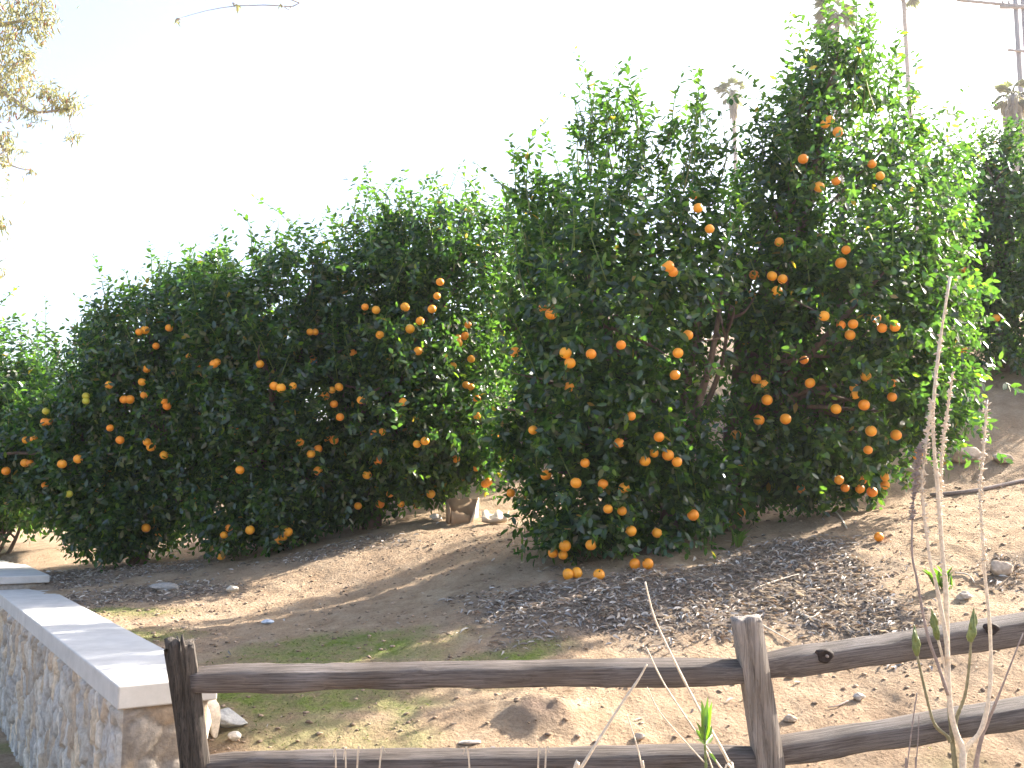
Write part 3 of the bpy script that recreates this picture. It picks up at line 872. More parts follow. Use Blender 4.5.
def post(top, bot, w, dep, seed, rough, groove, jag):
    ax = nrm(top - bot); bot = bot - ax * (bot[2] + .25) / ax[2]
    L = np.linalg.norm(top - bot)
    r = np.random.default_rng(seed)
    ns, n = 28, 60
    ang = np.linspace(0, 2 * math.pi, ns, endpoint=False)
    ex = 5.0
    ca, sa = np.cos(ang), np.sin(ang)
    rr = 1 / (np.abs(ca) ** ex + np.abs(sa) ** ex) ** (1 / ex)
    gr = np.ones(ns)
    for k in range(groove):
        gr[r.integers(0, ns)] *= r.uniform(*((.62, .85) if groove < 10 else (.45, .8)))
    side = nrm(np.cross(ax, np.array([0, 1., 0]))); fr = np.cross(side, ax)
    V = np.empty((n + 1, ns, 3))
    t = np.linspace(0, 1, n)
    for k in range(ns):
        wob = noise2(t * L * 2.2, np.full(n, k * .35), seed) * rough + noise2(t * L * 9, np.full(n, k * 1.7), seed + 1) * rough * .45
        rad = rr[k] * gr[k] * (1 + wob)
        tz = t * L
        tz = np.where(t > .985, tz + jag * noise2(np.full(n, k * .6), np.full(n, 2.), seed + 3), tz)
        V[:n, k] = bot + ax * tz[:, None] + side * (rad * ca[k] * w / 2)[:, None] + fr * (rad * sa[k] * dep / 2)[:, None]
    V[n] = V[n - 1] * .72 + V[n - 1].mean(0) * .28 + ax * .006
    i = np.arange((n + 1) * ns).reshape(n + 1, ns); j = np.roll(i, -1, 1)
    q = np.stack([i[:-1], j[:-1], j[1:], i[1:]], -1).reshape(-1, 4)
    v = np.concatenate([V.reshape(-1, 3), V[n].mean(0)[None]])
    tri = np.stack([i[-1], j[-1], np.full(ns, (n + 1) * ns)], -1)
    return v, [q, tri]


v, f = post(pa_t, pa_b, .125, .115, 3, .13, 14, .07)
o = local_obj('post', v, f, wood_mat('old_post_wood', (17, 17, .35), (.03, .026, .022), (.16, .135, .115)), fence, pa_b, 0, False); o['label'] = 'darker cracked end post beside the stone wall'
v, f = post(pb_t, pb_b, .125, .11, 5, .05, 2, .012)
o = local_obj('post', v, f, M['post'], fence, pb_b, 0, False); o['label'] = 'paler square post between the two bays'
pc_t, pc_b = at(1290, 565, FY + .45), at(1305, 760, FY + .45)
v, f = post(pc_t, pc_b, .125, .11, 6, .06, 3, .012)
local_obj('post', v, f, M['post'], fence, pc_b, 0, False)


def rail(pxa, pya, ya, pxb, pyb, yb, hgt, seed, dep=.10):
    a_, b_ = at(pxa, pya, ya), at(pxb, pyb, yb)
    v, f = rail_mesh(a_, b_, hgt, dep, seed)
    d = b_ - a_
    return local_obj('rail', v, f, M['rail'], fence, a_, math.atan2(d[1], d[0]), False, math.atan2(d[2], np.hypot(d[0], d[1]))), a_, b_


rail(192, 679, FY + .02, 752, 672, FY + .06, .112, 1)
rail(200, 764, FY + .02, 764, 758, FY + .06, .112, 2)
r3, a3, b3 = rail(752, 668, FY + .07, 1296, 586, FY + .45, .134, 13)
r4, a4, b4 = rail(768, 752, FY + .07, 1300, 668, FY + .45, .130, 14)
for px_, py_, rr in ((825, 656, .030), (992, 629, .026)):
    dx = at(px_, py_, FY + .1)
    tt = (dx[0] - a3[0]) / (b3[0] - a3[0])
    q = a3 + (b3 - a3) * tt
    y = q[1] - .058
    c = at(px_, py_, y)
    ms = Mesh()
    an = np.linspace(0, 2 * math.pi, 18, endpoint=False)
    rings = []
    for k, (s_, dy) in enumerate(((1.15, .012), (1., -.004), (.75, -.008), (.45, -.001), (.2, .0))):
        wob = 1 + .12 * np.sin(an * 3 + k) + .06 * np.sin(an * 5 + 1)
        rings.append(np.stack([c[0] + np.cos(an) * rr * s_ * wob * 1.15, np.full(18, y + dy), c[2] + np.sin(an) * rr * s_ * wob * .95], -1))
    V = np.concatenate(rings + [np.array([[c[0], y + .001, c[2]]])])
    i = np.arange(90).reshape(5, 18); j = np.roll(i, -1, 1)
    ms.add(V, [np.stack([i[:-1], j[:-1], j[1:], i[1:]], -1).reshape(-1, 4), np.stack([i[-1], j[-1], np.full(18, 90)], -1)])
    kn = bpy.data.objects.new('knot', np_mesh('knot', V - c, [np.concatenate(ms.f4), np.concatenate(ms.f3)], M['knot'])); C.objects.link(kn)
    kn.parent = r3
    bpy.context.view_layer.update()
    kn.matrix_world = Matrix.Translation(Vector([float(v_) for v_ in c]))
    if px_ < 900:
        ms = Mesh(); ms.tube(np.array([c + [.008, .004, 0], c + [.009, -.012, -.001]]), [.008, .0055], 8)
        pm = obj('knot_core', np_mesh('knot_core', np.concatenate(ms.v) - c, [np.concatenate(ms.f4), np.concatenate(ms.f3)], M['pith'])); pm.parent = r3; pm.matrix_world = Matrix.Translation(Vector([float(v_) for v_ in c]))

# ------------------------------------------------------------------ cardboard box, rocks
def sheet(ms, pts_bottom, pts_top, th, c=None):
    """curved thin panel with thickness between two polylines"""
    a_, b_ = np.asarray(pts_bottom, float), np.asarray(pts_top, float)
    n = len(a_)
    T = nrm(np.gradient(a_, axis=0)); N = nrm(np.cross(T, b_ - a_)) * th / 2
    v = np.concatenate([a_ - N, b_ - N, a_ + N, b_ + N])
    i = np.arange(n)
    def q(o1, o2, flip=False):
        x = np.stack([i[:-1] + o1, i[1:] + o1, i[1:] + o2, i[:-1] + o2], -1)
        return x[:, ::-1] if flip else x
    ends = np.array([[0, n, 3 * n, 2 * n], [n - 1, 3 * n - 1, 4 * n - 1, 2 * n - 1]])
    ms.add(v, [np.concatenate([q(0, n), q(2 * n, 3 * n, True), q(n, 3 * n), q(0, 2 * n, True), ends])], c)


bq = on_ground(462, 523)
box = empty('cardboard_box', bq, 'torn brown cardboard box standing on its side, with a sunlit white flap', 'box')
s = bq[1] / F
def bp(dx, dz, dy=0): return np.array([bq[0] + dx * s, bq[1] + dy, float(ground_z(bq[0] + dx * s, bq[1] + dy)) * 0 + bq[2] - .01 + dz * s])
ms = Mesh()
xs = np.linspace(-17, 15, 9)
sheet(ms, [bp(x, 0, .16 + .03 * math.sin(x * .2)) for x in xs], [bp(x, 25 + 1.2 * math.sin(x * .5), .18 + .03 * math.sin(x * .2)) for x in xs], .006)
ms.build('back_panel', M['card'], box, cols=False)
ms = Mesh(); ys = np.linspace(-.08, .16, 6)
sheet(ms, [bp(-17 + 1 * k, 0, y) for k, y in enumerate(ys[::-1])], [bp(-16 + 1 * k, 24 - 2 * k, y) for k, y in enumerate(ys[::-1])], .006)
ms.build('side_panel', M['card'], box, cols=False)
ms = Mesh(); xs = np.linspace(-10, 8, 8)
sheet(ms, [bp(x, 0, -.08) for x in xs], [bp(x, 13 - .06 * (x + 10) ** 1.5 + 1.0 * math.sin(x), -.07) for x in xs], .006)
ms.build('front_panel', M['card'], box, cols=False)
ms = Mesh(); ys = np.linspace(-.1, .17, 6)
sheet(ms, [bp(8 + 1.4 * k, 0, y) for k, y in enumerate(ys)], [bp(13 + .6 * k, 10 + 16 * (k / 5) ** .6, y) for k, y in enumerate(ys)], .007)
ms.build('flap', M['cardpale'], box, cols=False)
# torn curled piece
cq = on_ground(494, 524)
ms = Mesh(); cs = cq[1] / F
an = np.linspace(R(200), R(345), 12)
for k in range(5):
    pass
bot = [cq + np.array([x * cs, -.05, (.5 + .012 * (x) ** 2) * cs]) for x in np.linspace(-12, 13, 12)]
top = [cq + np.array([x * cs * 1.15 + .01, .10, (11 + 2.6 * math.sin(x * .55) + .5 * math.sin(x * 1.7)) * cs]) for x in np.linspace(-11, 12, 12)]
sheet(ms, bot, top, .007)
sheet(ms, [b_ + np.array([0, -.003, .002]) for b_ in bot], [b_ + np.array([0, -.03, .045 + .012 * math.sin(k * 1.3)]) for k, b_ in enumerate(bot)], .007)
o = ms.build('cardboard_scrap', M['cardpale'], None, cols=False); recentre(o)
tag(o, 'curled torn scrap of pale cardboard lying right of the box', 'cardboard')


def rock(px, py, sx, sy, sz, seed, col, label, name='rock', sink=.25, group=None, rz=0., tilt=0.):
    q = on_ground(px, py)
    bm = bmesh.new(); bmesh.ops.create_icosphere(bm, subdivisions=4, radius=1)
    n = len(bm.verts)
    co = np.array([v.co[:] for v in bm.verts])
    k = 1 + .26 * noise3(co * 1.3, seed) + .14 * noise3(co * 3, seed + 1) + .05 * noise3(co * 8, seed + 2)
    co = co * k[:, None]
    r = np.random.default_rng(seed)
    for _ in range(9):                       # flat broken faces
        nn = nrm(r.normal(size=3)); dd = co @ nn; h = r.uniform(.62, .85)
        co = np.where((dd > h)[:, None], co - nn * ((dd - h) * .85)[:, None], co)
    co = co * np.array([sx, sy, sz])
    Rm = np.array(Matrix.Rotation(rz, 3, 'Z') @ Matrix.Rotation(tilt, 3, 'Y'))
    co = co @ Rm.T
    for v, c in zip(bm.verts, co): v.co = c
    me = bpy.data.meshes.new(name); bm.to_mesh(me); bm.free()
    for p in me.polygons: p.use_smooth = True
    a = me.color_attributes.new('tint', 'FLOAT_COLOR', 'POINT')
    cc = np.ones((len(me.vertices), 4), np.float32); cc[:, :3] = col
    a.data.foreach_set('color', cc.ravel()); me.materials.append(M['rock'])
    o = bpy.data.objects.new(name, me); C.objects.link(o)
    zmin = co[:, 2].min()
    o.location = (float(q[0]), float(q[1]), float(q[2] - zmin * (1 - sink)))
    tag(o, label, 'rock', group)
    return o


rock(212, 738, .045, .05, .115, 201, (.55, .47, .38), 'upright buff stone behind the cracked end post', sink=.12, tilt=-.15)
rock(228, 728, .10, .07, .045, 202, (.36, .36, .35), 'grey wedge-shaped stone lying behind the end post', sink=.2, rz=.3, tilt=.35)
rock(234, 740, .035, .03, .025, 203, (.6, .55, .47), 'small pale stone by the lower rail near the wall', sink=.3)
rock(436, 521, .07, .06, .045, 204, (.58, .53, .46), 'pale lump of stone just left of the cardboard box', sink=.2)
rock(398, 519, .05, .04, .03, 205, (.55, .5, .44), 'whitish stone under the hem of the tree over the box', sink=.2)
rock(268, 624, .04, .03, .02, 206, (.5, .53, .58), 'bluish grey pebble in the shaded path', sink=.3)
rock(165, 590, .13, .07, .04, 207, (.30, .28, .26), 'flat grey stone on the shaded litter left of the path', sink=.35)
rock(232, 592, .05, .04, .035, 208, (.52, .46, .38), 'buff stone at the edge of the sunlit strip', sink=.3)
rock(790, 722, .035, .03, .022, 209, (.45, .36, .27), 'brown clod near the pale middle post', sink=.3)
rock(858, 700, .035, .022, .020, 210, (.48, .42, .36), 'chip of stone on bare soil below the upper right rail', sink=.3)
rock(963, 462, .16, .10, .09, 211, (.40, .32, .25), 'large half-buried boulder on the right bank', sink=.4)
rock(1003, 463, .10, .08, .06, 212, (.44, .35, .27), 'brown rock at the far right foot of the bank', sink=.4)
rock(1001, 575, .08, .06, .06, 213, (.42, .33, .25), 'brown rock in the litter at the right edge', sink=.35)
rock(965, 600, .05, .04, .03, 214, (.47, .40, .32), 'small tan rock behind the upper right rail', sink=.35)
rock(640, 740, .03, .03, .02, 215, (.46, .37, .29), 'small clod right of the dug mound', sink=.3)
rock(470, 745, .06, .025, .012, 216, (.52, .45, .38), 'thin pale chip above the lower rail in the sun', sink=.3)

# ------------------------------------------------------------------ leaf litter, clods, grass (uncountable)
def scatter(n, mask, box_, r):
    x = r.uniform(box_[0], box_[1], n * 6); y = r.uniform(box_[2], box_[3], n * 6)
    k = r.random(len(x)) < mask(x, y)
    x, y = x[k][:n], y[k][:n]
    lx, ly = x - WP0[0], y - WP0[1]
    s_ = lx * WDIR[0] + ly * WDIR[1]; t_ = lx * WNRM[0] + ly * WNRM[1]
    k = ~((s_ > -.05) & (t_ < WALL_W + .03))
    return x[k], y[k]


r = np.random.default_rng(91)
x, y = scatter(19000, lambda a, b_: litter_mask(a, b_) ** 1.5 + .005, (-5.5, 5, 4.8, 10.5), r)
z = ground_z(x, y)
n = len(x)
th = r.uniform(0, 6.28, n)
D = np.stack([np.cos(th), np.sin(th), r.normal(size=n) * .22], -1)
N = nrm(np.stack([r.normal(size=n) * .45, r.normal(size=n) * .45, np.ones(n)], -1))
L = r.uniform(.025, .070, n); W = L * r.uniform(.12, .40, n)
pal = np.array([(.37, .32, .28), (.48, .43, .38), (.28, .22, .18), (.19, .16, .14), (.54, .50, .46), (.34, .32, .31)])
col = pal[r.integers(0, 6, n)] * r.uniform(.75, 1.2, (n, 1))
ms = Mesh(); ms.add(*leaves(np.stack([x, y, z + r.uniform(.003, .022, n)], -1), D, N, L, W, col, True, .45))
o = ms.build('leaf_litter', M['litter']); tag(o, 'dry curled grey and tan leaves scattered under the trees', 'leaf litter', kind='stuff')

x, y = scatter(8500, lambda a, b_: .25 + .75 * np.clip(noise2(a * 1.3, b_ * 1.3, 77) * 1.6, 0, 1), (-4.5, 5, 4.75, 9.5), r)
z = ground_z(x, y); n = len(x)
ico = bmesh.new(); bmesh.ops.create_icosphere(ico, subdivisions=1, radius=1)
iv = np.array([v.co[:] for v in ico.verts]); it = np.array([[v.index for v in f.verts] for f in ico.faces]); ico.free()
sz = .003 + .013 * r.random(n) ** 4.5
jit = 1 + .38 * r.normal(size=(n, len(iv), 1)).clip(-1.3, 1.3)
V = iv[None] * jit * sz[:, None, None] * np.array([1.25, 1.0, .6]) + np.stack([x, y, z + sz * .3], -1)[:, None]
col = np.array([.36, .265, .19]) * r.uniform(.5, 1.2, (n, 1))
ms = Mesh(); ms.add(V.reshape(-1, 3), [(it[None] + (np.arange(n) * len(iv))[:, None, None]).reshape(-1, 3)], np.repeat(col, len(iv), 0))
o = ms.build('soil_clods', M['clod'], smooth=False); tag(o, 'crumbs of dry soil and grit strewn over the bank', 'soil clods', kind='stuff')

x, y = scatter(7000, lambda a, b_: moss_mask(a, b_) ** 1.3 * .7, (-5, 5, 4.2, 9), r)
z = ground_z(x, y); n = len(x)
th = r.uniform(0, 6.28, n)
D = np.stack([np.cos(th) * .9, np.sin(th) * .9, r.uniform(.4, 1.2, n)], -1)
N = nrm(np.stack([-np.cos(th) * .6, -np.sin(th) * .6, np.ones(n)], -1))
L = r.uniform(.012, .035, n)
col = np.array([.09, .13, .03]) * (1 - r.random((n, 1)) * .4) + np.array([.10, .07, .02]) * r.random((n, 1))
ms = Mesh(); ms.add(*leaves(np.stack([x, y, z - .002], -1), D, N, L, L * .22, col, False, .3))
o = ms.build('grass', M['grass']); tag(o, 'thin short green grass film on the shaded bank', 'grass', kind='stuff')

# ------------------------------------------------------------------ fallen sticks
def stick(pix, rad, label, mat='stalk', lift=.012):
    pts = np.array([on_ground(*q) for q in pix]); pts[:, 2] += lift
    pts = spline(pts, 14)
    ms = Mesh(); ms.tube(pts, np.linspace(rad, rad * .55, len(pts)), 7)
    o = ms.build('fallen_stick', M[mat], None, cols=False); recentre(o)
    tag(o, label, 'stick', 'dead sticks lying on the ground')


stick([(800, 506), (826, 507), (838, 516), (847, 530)], .011, 'curved pale fallen branch below the tallest tree')
stick([(752, 592), (775, 583), (800, 576)], .008, 'straight pale stick in the shaded litter under the tallest tree')
stick([(800, 615), (812, 620), (822, 612)], .009, 'forked pale stick in sunlit litter behind the right rail')
stick([(762, 628), (778, 636), (793, 645)], .006, 'thin straight twig right beside the middle post')
stick([(848, 704), (838, 708), (828, 710)], .005, 'short twig on bare soil below the upper right rail', 'stalkgrey')
stick([(955, 575), (968, 577), (975, 585)], .007, 'bent pale stick near the right edge behind the rail')
stick([(930, 497), (975, 492), (1024, 482), (1060, 478)], .022, 'dark tube added for the shadow line along the foot of the right bank', 'stalkgrey')  # tube added where the terrace ledge's shadow line runs

# ------------------------------------------------------------------ foreground stalks and plants
def stalk(name, pix, Y, r0, r1, mat, parent=None, bristle=None, seed=0, ground=False, dY=0.0):
    pts = np.array([at(a_, b_, Y + dY * k / max(1, len(pix) - 1)) for k, (a_, b_) in enumerate(pix)])
    if ground:
        d = nrm(pts[0] - pts[1]); d = nrm(d + np.array([0, 0, -1.2])); 
        g_ = pts[0] + d * ((pts[0][2] + .05) / -d[2]); pts = np.concatenate([[g_], pts])
    pts = spline(pts, 40)
    ms = Mesh(); rad = np.linspace(r0, r1, len(pts)) * .92
    r = np.random.default_rng(seed)
    rad = rad * (1 + .10 * r.normal(size=len(pts)).clip(-1.5, 1.5))
    ms.tube(pts, rad, 8)
    if bristle:
        lo = bristle
        nb = 230
        ts = r.uniform(lo, 1, nb)
        P = np.stack([np.interp(ts, np.linspace(0, 1, len(pts)), pts[:, c]) for c in range(3)], -1)
        tg = nrm(pts[-1] - pts[int(lo * len(pts))])
        for q in P:
            d = nrm(r.normal(size=3) + tg * .7); ln = r.uniform(.007, .017)
            ms.tube(np.array([q, q + d * ln * .6, q + d * ln]), [.0018, .0026, .0010], 4)
    o = ms.build(name, M[mat], parent, cols=False)
    if parent is None: recentre(o)
    return o


PY = 3.0
pb = at(963, 768, PY)
plant = empty('budding_plant', (pb[0], PY, 0), 'leafless plant with tall bristly pale stalks and pointed green buds before the right rail', 'plant')
stalk('stalk', [(963, 790), (963, 752), (956, 733), (949, 695), (946, 592), (943, 560), (937, 480), (935, 461), (933, 412), (939, 349), (950, 277)], PY, .0115, .0045, 'stalk', plant, .45, 1, True)
stalk('stalk', [(948, 660), (945, 630), (935, 579), (930, 560), (922, 487), (927, 440), (932, 400)], PY - .02, .0075, .003, 'stalk', plant, .55, 2)
stalk('stalk', [(944, 575), (941, 520), (941, 472), (943, 445), (947, 415), (953, 372)], PY + .02, .0060, .003, 'stalk', plant, .2, 3)
stalk('stalk', [(948, 695), (938, 665), (927, 633), (917, 580), (912, 550), (914, 490), (921, 445)], PY - .03, .0058, .0024, 'stalkgrey', plant, .75, 4)
stalk('stalk', [(965, 756), (967, 747), (982, 728), (990, 687), (990, 630), (984, 568), (984, 555), (980, 493), (983, 458), (987, 402)], PY + .03, .0085, .0035, 'stalk', plant, .62, 5)
for pix, sd in (([(950, 742), (947, 736), (934, 723), (925, 690), (917, 655)], 6), ([(948, 692), (946, 675), (942, 655), (937, 636)], 7), ([(956, 728), (957, 717), (965, 695), (969, 668), (971, 641)], 8)):
    stalk('branch', pix, PY, .0060, .0040, 'twig' if sd != 7 else 'stalk', plant, None, sd)
stalk('branch', [(957, 800), (955, 768), (952, 736), (949, 705)], PY + .015, .010, .007, 'twig', plant, None, 9, True)
stalk('branch', [(978, 800), (976, 768), (981, 740), (988, 722), (1002, 687), (1023, 633)], PY + .05, .012, .0018, 'stalkgrey', plant, None, 10, True)


def bud(base, tip, w, seed, Y, parent):
    a_, b_ = at(*base, Y), at(*tip, Y)
    t = np.linspace(0, 1, 12)
    prof = w * np.array([.45, .75, 1.0, 1.05, .95, .95, .8, .72, .55, .42, .25, .05])
    ms = Mesh(); ms.tube(a_ + (b_ - a_) * t[:, None], prof, 8)
    ax = nrm(b_ - a_); ln = np.linalg.norm(b_ - a_)
    for k in range(5):                        # overlapping pointed bud scales
        an = k * 2.4 + seed
        rd = np.array([math.cos(an), math.sin(an), 0.])
        q = a_ + ax * ln * (.02 + .10 * k)
        ms.tube(np.array([q + rd * w * .45, q + rd * w * .85 + ax * ln * .14, q + rd * w * .75 + ax * ln * .28, q + rd * w * .62 + ax * ln * .42]), [w * .4, w * .48, w * .32, w * .03], 6)
    ms.build('bud', M['bud'], parent, cols=False)


bud((917, 656), (914, 624), .0105, 1, PY, plant)
bud((938, 640), (931, 607), .0095, 2, PY, plant)
bud((971, 642), (974, 607), .0110, 3, PY, plant)

for k, (pix, Y, r0, r1, lab) in enumerate((
    ([(735, 790), (728, 761), (701, 713), (675, 662), (655, 619), (645, 582)], 3.1, .0062, .0028, 'longest pale dry stalk, arching up left before the middle post'),
    ([(740, 790), (721, 768), (683, 713), (662, 680), (646, 647)], 3.05, .0042, .0022, 'thin pale dry stalk running just below the longest arching one'),
    ([(570, 785), (581, 768), (619, 708), (638, 680), (647, 664)], 3.1, .0075, .0028, 'thick pale dry stalk leaning right, before the long rails'),
    ([(715, 775), (703, 761), (662, 715), (647, 687)], 3.0, .0028, .0016, 'faint short dry stalk crossing behind the green sprout'),
    ([(646, 790), (642, 768), (637, 746), (627, 715)], 2.95, .0030, .0018, 'short pinkish dry stalk standing under the leaning thick one'),
    ([(905, 785), (907, 768), (913, 720), (917, 693)], 2.9, .0030, .0016, 'faint grey stalk left of the budding plant, taller of two'),
    ([(916, 785), (916, 768), (918, 740), (919, 715)], 2.9, .0024, .0014, 'faint grey stalk left of the budding plant, shorter of two'))):
    o = stalk('dry_stalk', pix, Y, r0, r1, 'stalk' if k not in (5, 6) else 'stalkgrey', None, None, 30 + k, True)
    tag(o, lab, 'stalk', 'dry stalks before the fence')

sp = at(706, 790, 3.0)
spr = empty('green_sprout', (sp[0], 3.0, 0), 'fresh green leafy sprout standing before the middle fence post', 'plant')
stalk('stem', [(706, 790), (706, 768), (705, 745), (705, 725)], 3.0, .0045, .0032, 'bud', spr, None, 51, True)
r = np.random.default_rng(52)
rows = [((705, 740), (704, 700), .022), ((706, 742), (709, 703), .020), ((705, 742), (695, 728), .014), ((706, 744), (714, 733), .018), ((706, 745), (699, 738), .012), ((707, 740), (712, 724), .014), ((704, 741), (699, 722), .013), ((709, 752), (717, 762), .011), ((705, 735), (707, 698), .016)]
P = np.array([at(*a_, 3.0 + r.normal() * .006) for a_, b_, w in rows]); E = np.array([at(*b_, 3.0 + r.normal() * .02) for a_, b_, w in rows])
ms = Mesh(); ms.add(*leaves(P, E - P, np.array([0, -1., .5]) + r.normal(size=P.shape) * .4, np.linalg.norm(E - P, axis=1), np.array([w for *_, w in rows]), np.array([.13, .22, .035]) * r.uniform(.7, 1.2, (len(rows), 1)), True, .25))
ms.build('leaves', M['sprout'], spr)

for k, (a_, b_, lab) in enumerate((((336, 775), (333, 757), 'dry grass blade, first from left before the lower rail'), ((346, 775), (343, 760), 'dry grass blade, second from left before the lower rail'), ((357, 775), (360, 752), 'dry grass blade, third from left, upright before the lower rail'),
                                 ((379, 775), (387, 752), 'dry grass blade, fourth from left, leaning right before the lower rail'), ((470, 775), (462, 754), 'dry grass blade standing alone under the middle of the long rails'), ((538, 775), (541, 753), 'dry grass blade, left of the close pair before the lower rail'), ((545, 775), (550, 752), 'dry grass blade, right of the close pair before the lower rail'))):
    A_, B_ = at(*a_, 3.0), at(*b_, 3.0)
    d = nrm(A_ - B_ + np.array([0, 0, -.5])); g0 = A_ + d * ((A_[2] + .02) / -d[2])
    ms = Mesh(); pts = spline([g0, A_, B_], 16)
    n = len(pts); wv = np.linspace(.0045, .0008, n)
    v = np.concatenate([pts - np.stack([wv, 0 * wv, 0 * wv], -1), pts + np.stack([0 * wv, wv * .6, 0 * wv], -1), pts + np.stack([wv, 0 * wv, 0 * wv], -1)])
    i = np.arange(n - 1)
    ms.add(v, [np.concatenate([np.stack([i, i + n, i + n + 1, i + 1], -1), np.stack([i + n, i + 2 * n, i + 2 * n + 1, i + n + 1], -1)])])
    o = ms.build('grass_blade', M['stalk'], None, cols=False); recentre(o); tag(o, lab, 'grass blade', 'dry grass blades before the fence')
# leafy weeds under the pair of trees
for px_, py_, lab in ((738, 548, 'small tuft of bright green weeds at the edge of the shade'), (948, 590, 'upright green weed behind the budding plant')):
    q = on_ground(px_, py_)
    n = 14; r = np.random.default_rng(int(px_))
    th = r.uniform(0, 6.28, n)
    D = np.stack([np.cos(th) * .22, np.sin(th) * .22, np.ones(n)], -1)
    ms = Mesh(); ms.add(*leaves(np.repeat(q[None], n, 0) + r.normal(size=(n, 3)) * [.03, .03, 0], D, np.stack([-np.cos(th), -np.sin(th), .5 * np.ones(n)], -1), r.uniform(.08, .2, n), r.uniform(.01, .022, n), np.array([.10, .19, .03]) * r.uniform(.7, 1.3, (n, 1)), True, .5))
    o = ms.build('weed', M['sprout']); recentre(o); tag(o, lab, 'weed')

# ------------------------------------------------------------------ palms, poles, eucalyptus
def palm(px, py, Y, scale, label, seed, trunk_r=.16, skirt=1.2, fr=26, skirt_r=.45):
    r = np.random.default_rng(seed)
    c = at(px, py, Y)
    gz = float(ground_z(c[0], c[1]))
    root = empty('palm_tree', (c[0], c[1], gz), label, 'palm', 'palm trees behind the grove')
    ms = Mesh()
    pts = spline([[c[0] + .3, c[1], gz - .3], [c[0] + .12, c[1], (gz + c[2]) / 2], list(c)], 16)
    ms.tube(pts, np.linspace(trunk_r * 1.5, trunk_r, len(pts)), 10)
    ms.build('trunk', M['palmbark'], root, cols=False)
    fm = Mesh()
    for k in range(fr):
        az = r.uniform(0, 6.28); el = r.uniform(-.5, 1.35)
        d = np.array([math.cos(az) * math.cos(el), math.sin(az) * math.cos(el), math.sin(el)])
        ln = scale * r.uniform(.75, 1.1)
        e = c + d * ln * .6 + np.array([0, 0, -.08 * ln])
        fm.tube(np.array([c, (c + e) / 2 + [0, 0, .04 * ln], e]), [.03, .022, .016], 4, (.10, .11, .06))
        n = 18
        fan = np.linspace(-1.25, 1.25, n)
        sd = nrm(np.cross(d, [0, 0, 1.]) + 1e-6)
        D = d * np.cos(fan)[:, None] + sd * np.sin(fan)[:, None] + np.array([0, 0, -.35])
        N = np.repeat(nrm(np.cross(sd, d))[None], n, 0) + r.normal(size=(n, 3)) * .2
        L = np.full(n, ln * .62) * r.uniform(.8, 1.1, n)
        fm.add(*leaves(np.repeat(e[None], n, 0), D, N, L, L * .13, np.array([.22, .24, .17]) * r.uniform(.7, 1.2, (n, 1)), False, .5))  # frond colour lightened to imitate glare
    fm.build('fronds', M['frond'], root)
    n = 260
    sk = Mesh()
    az = r.uniform(0, 6.28, n); h = r.random(n)
    P = np.stack([c[0] + np.cos(az) * trunk_r, c[1] + np.sin(az) * trunk_r, c[2] - h * skirt * .75], -1)
    spread = skirt_r / .62 * (1 - .35 * h)
    D = np.stack([np.cos(az) * spread, np.sin(az) * spread, -np.ones(n) * .95], -1)
    L = r.uniform(.45, .85, n) * min(1, skirt)
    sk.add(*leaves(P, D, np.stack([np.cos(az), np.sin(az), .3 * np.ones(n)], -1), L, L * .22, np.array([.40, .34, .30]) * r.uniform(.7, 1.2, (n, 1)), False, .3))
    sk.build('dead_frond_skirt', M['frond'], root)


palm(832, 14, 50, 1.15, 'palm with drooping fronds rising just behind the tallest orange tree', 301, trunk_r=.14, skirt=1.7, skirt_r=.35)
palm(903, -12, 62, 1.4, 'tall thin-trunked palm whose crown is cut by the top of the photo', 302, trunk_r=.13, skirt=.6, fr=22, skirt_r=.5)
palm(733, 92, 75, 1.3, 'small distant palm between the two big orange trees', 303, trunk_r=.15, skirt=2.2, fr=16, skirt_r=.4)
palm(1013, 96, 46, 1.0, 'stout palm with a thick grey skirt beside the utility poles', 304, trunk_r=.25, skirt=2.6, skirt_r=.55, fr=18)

uy = 52.0
ub = at(1012, 200, uy)
up_root = empty('utility_pole', (ub[0], uy, float(ground_z(ub[0], uy))), 'double utility pole with crossarms at the upper right edge', 'utility pole')
for px_ in (1013, 1020.5):
    t_, z0 = at(px_, -40, uy), float(ground_z(ub[0], uy))
    ms = Mesh(); ms.tube(np.array([[t_[0], uy, z0 - .3], [t_[0], uy, (t_[2] + z0) / 2], t_]), [.17, .15, .13], 10); ms.build('pole', M['pole'], up_root, cols=False)
for (x0, y0, x1, y1, hh) in ((957, 0, 1052, 9, .085), (1008, 50, 1026, 51.5, .08), (1000, 7, 1060, 7, .11)):
    a_, b_ = at(x0, y0, uy - .16), at(x1, y1, uy - .16)
    ms = Mesh(); ms.tube(np.array([a_, (a_ + b_) / 2, b_]), hh, 8); ms.build('crossarm', M['pole'], up_root, cols=False)
for px_ in (1003, 1009, 1033):
    a_ = at(px_, 6, uy - .16); ms = Mesh()
    ms.tube(np.array([a_ + [0, 0, z_] for z_ in (.0, .08, .12, .2, .24, .3)]), [.03, .03, .08, .05, .08, .03], 8); ms.build('insulator', M['pole'], up_root, cols=False)

# eucalyptus on the left, boughs reaching into the view
ey = 17.0
eb = at(-150, 400, ey); ez = float(ground_z(eb[0], ey))
eu = empty('eucalyptus_tree', (eb[0], ey, ez), 'pale thin-leaved gum tree hanging into the upper left corner', 'tree')
r = np.random.default_rng(401)
T = Mesh(); Lf = Mesh()
trunk = spline([[eb[0], ey, ez - .2], [eb[0] + .2, ey, ez + 3], [eb[0] - .1, ey, ez + 6.5], [eb[0] + .3, ey, ez + 11]], 24)
T.tube(trunk, np.linspace(.32, .12, len(trunk)), 12)


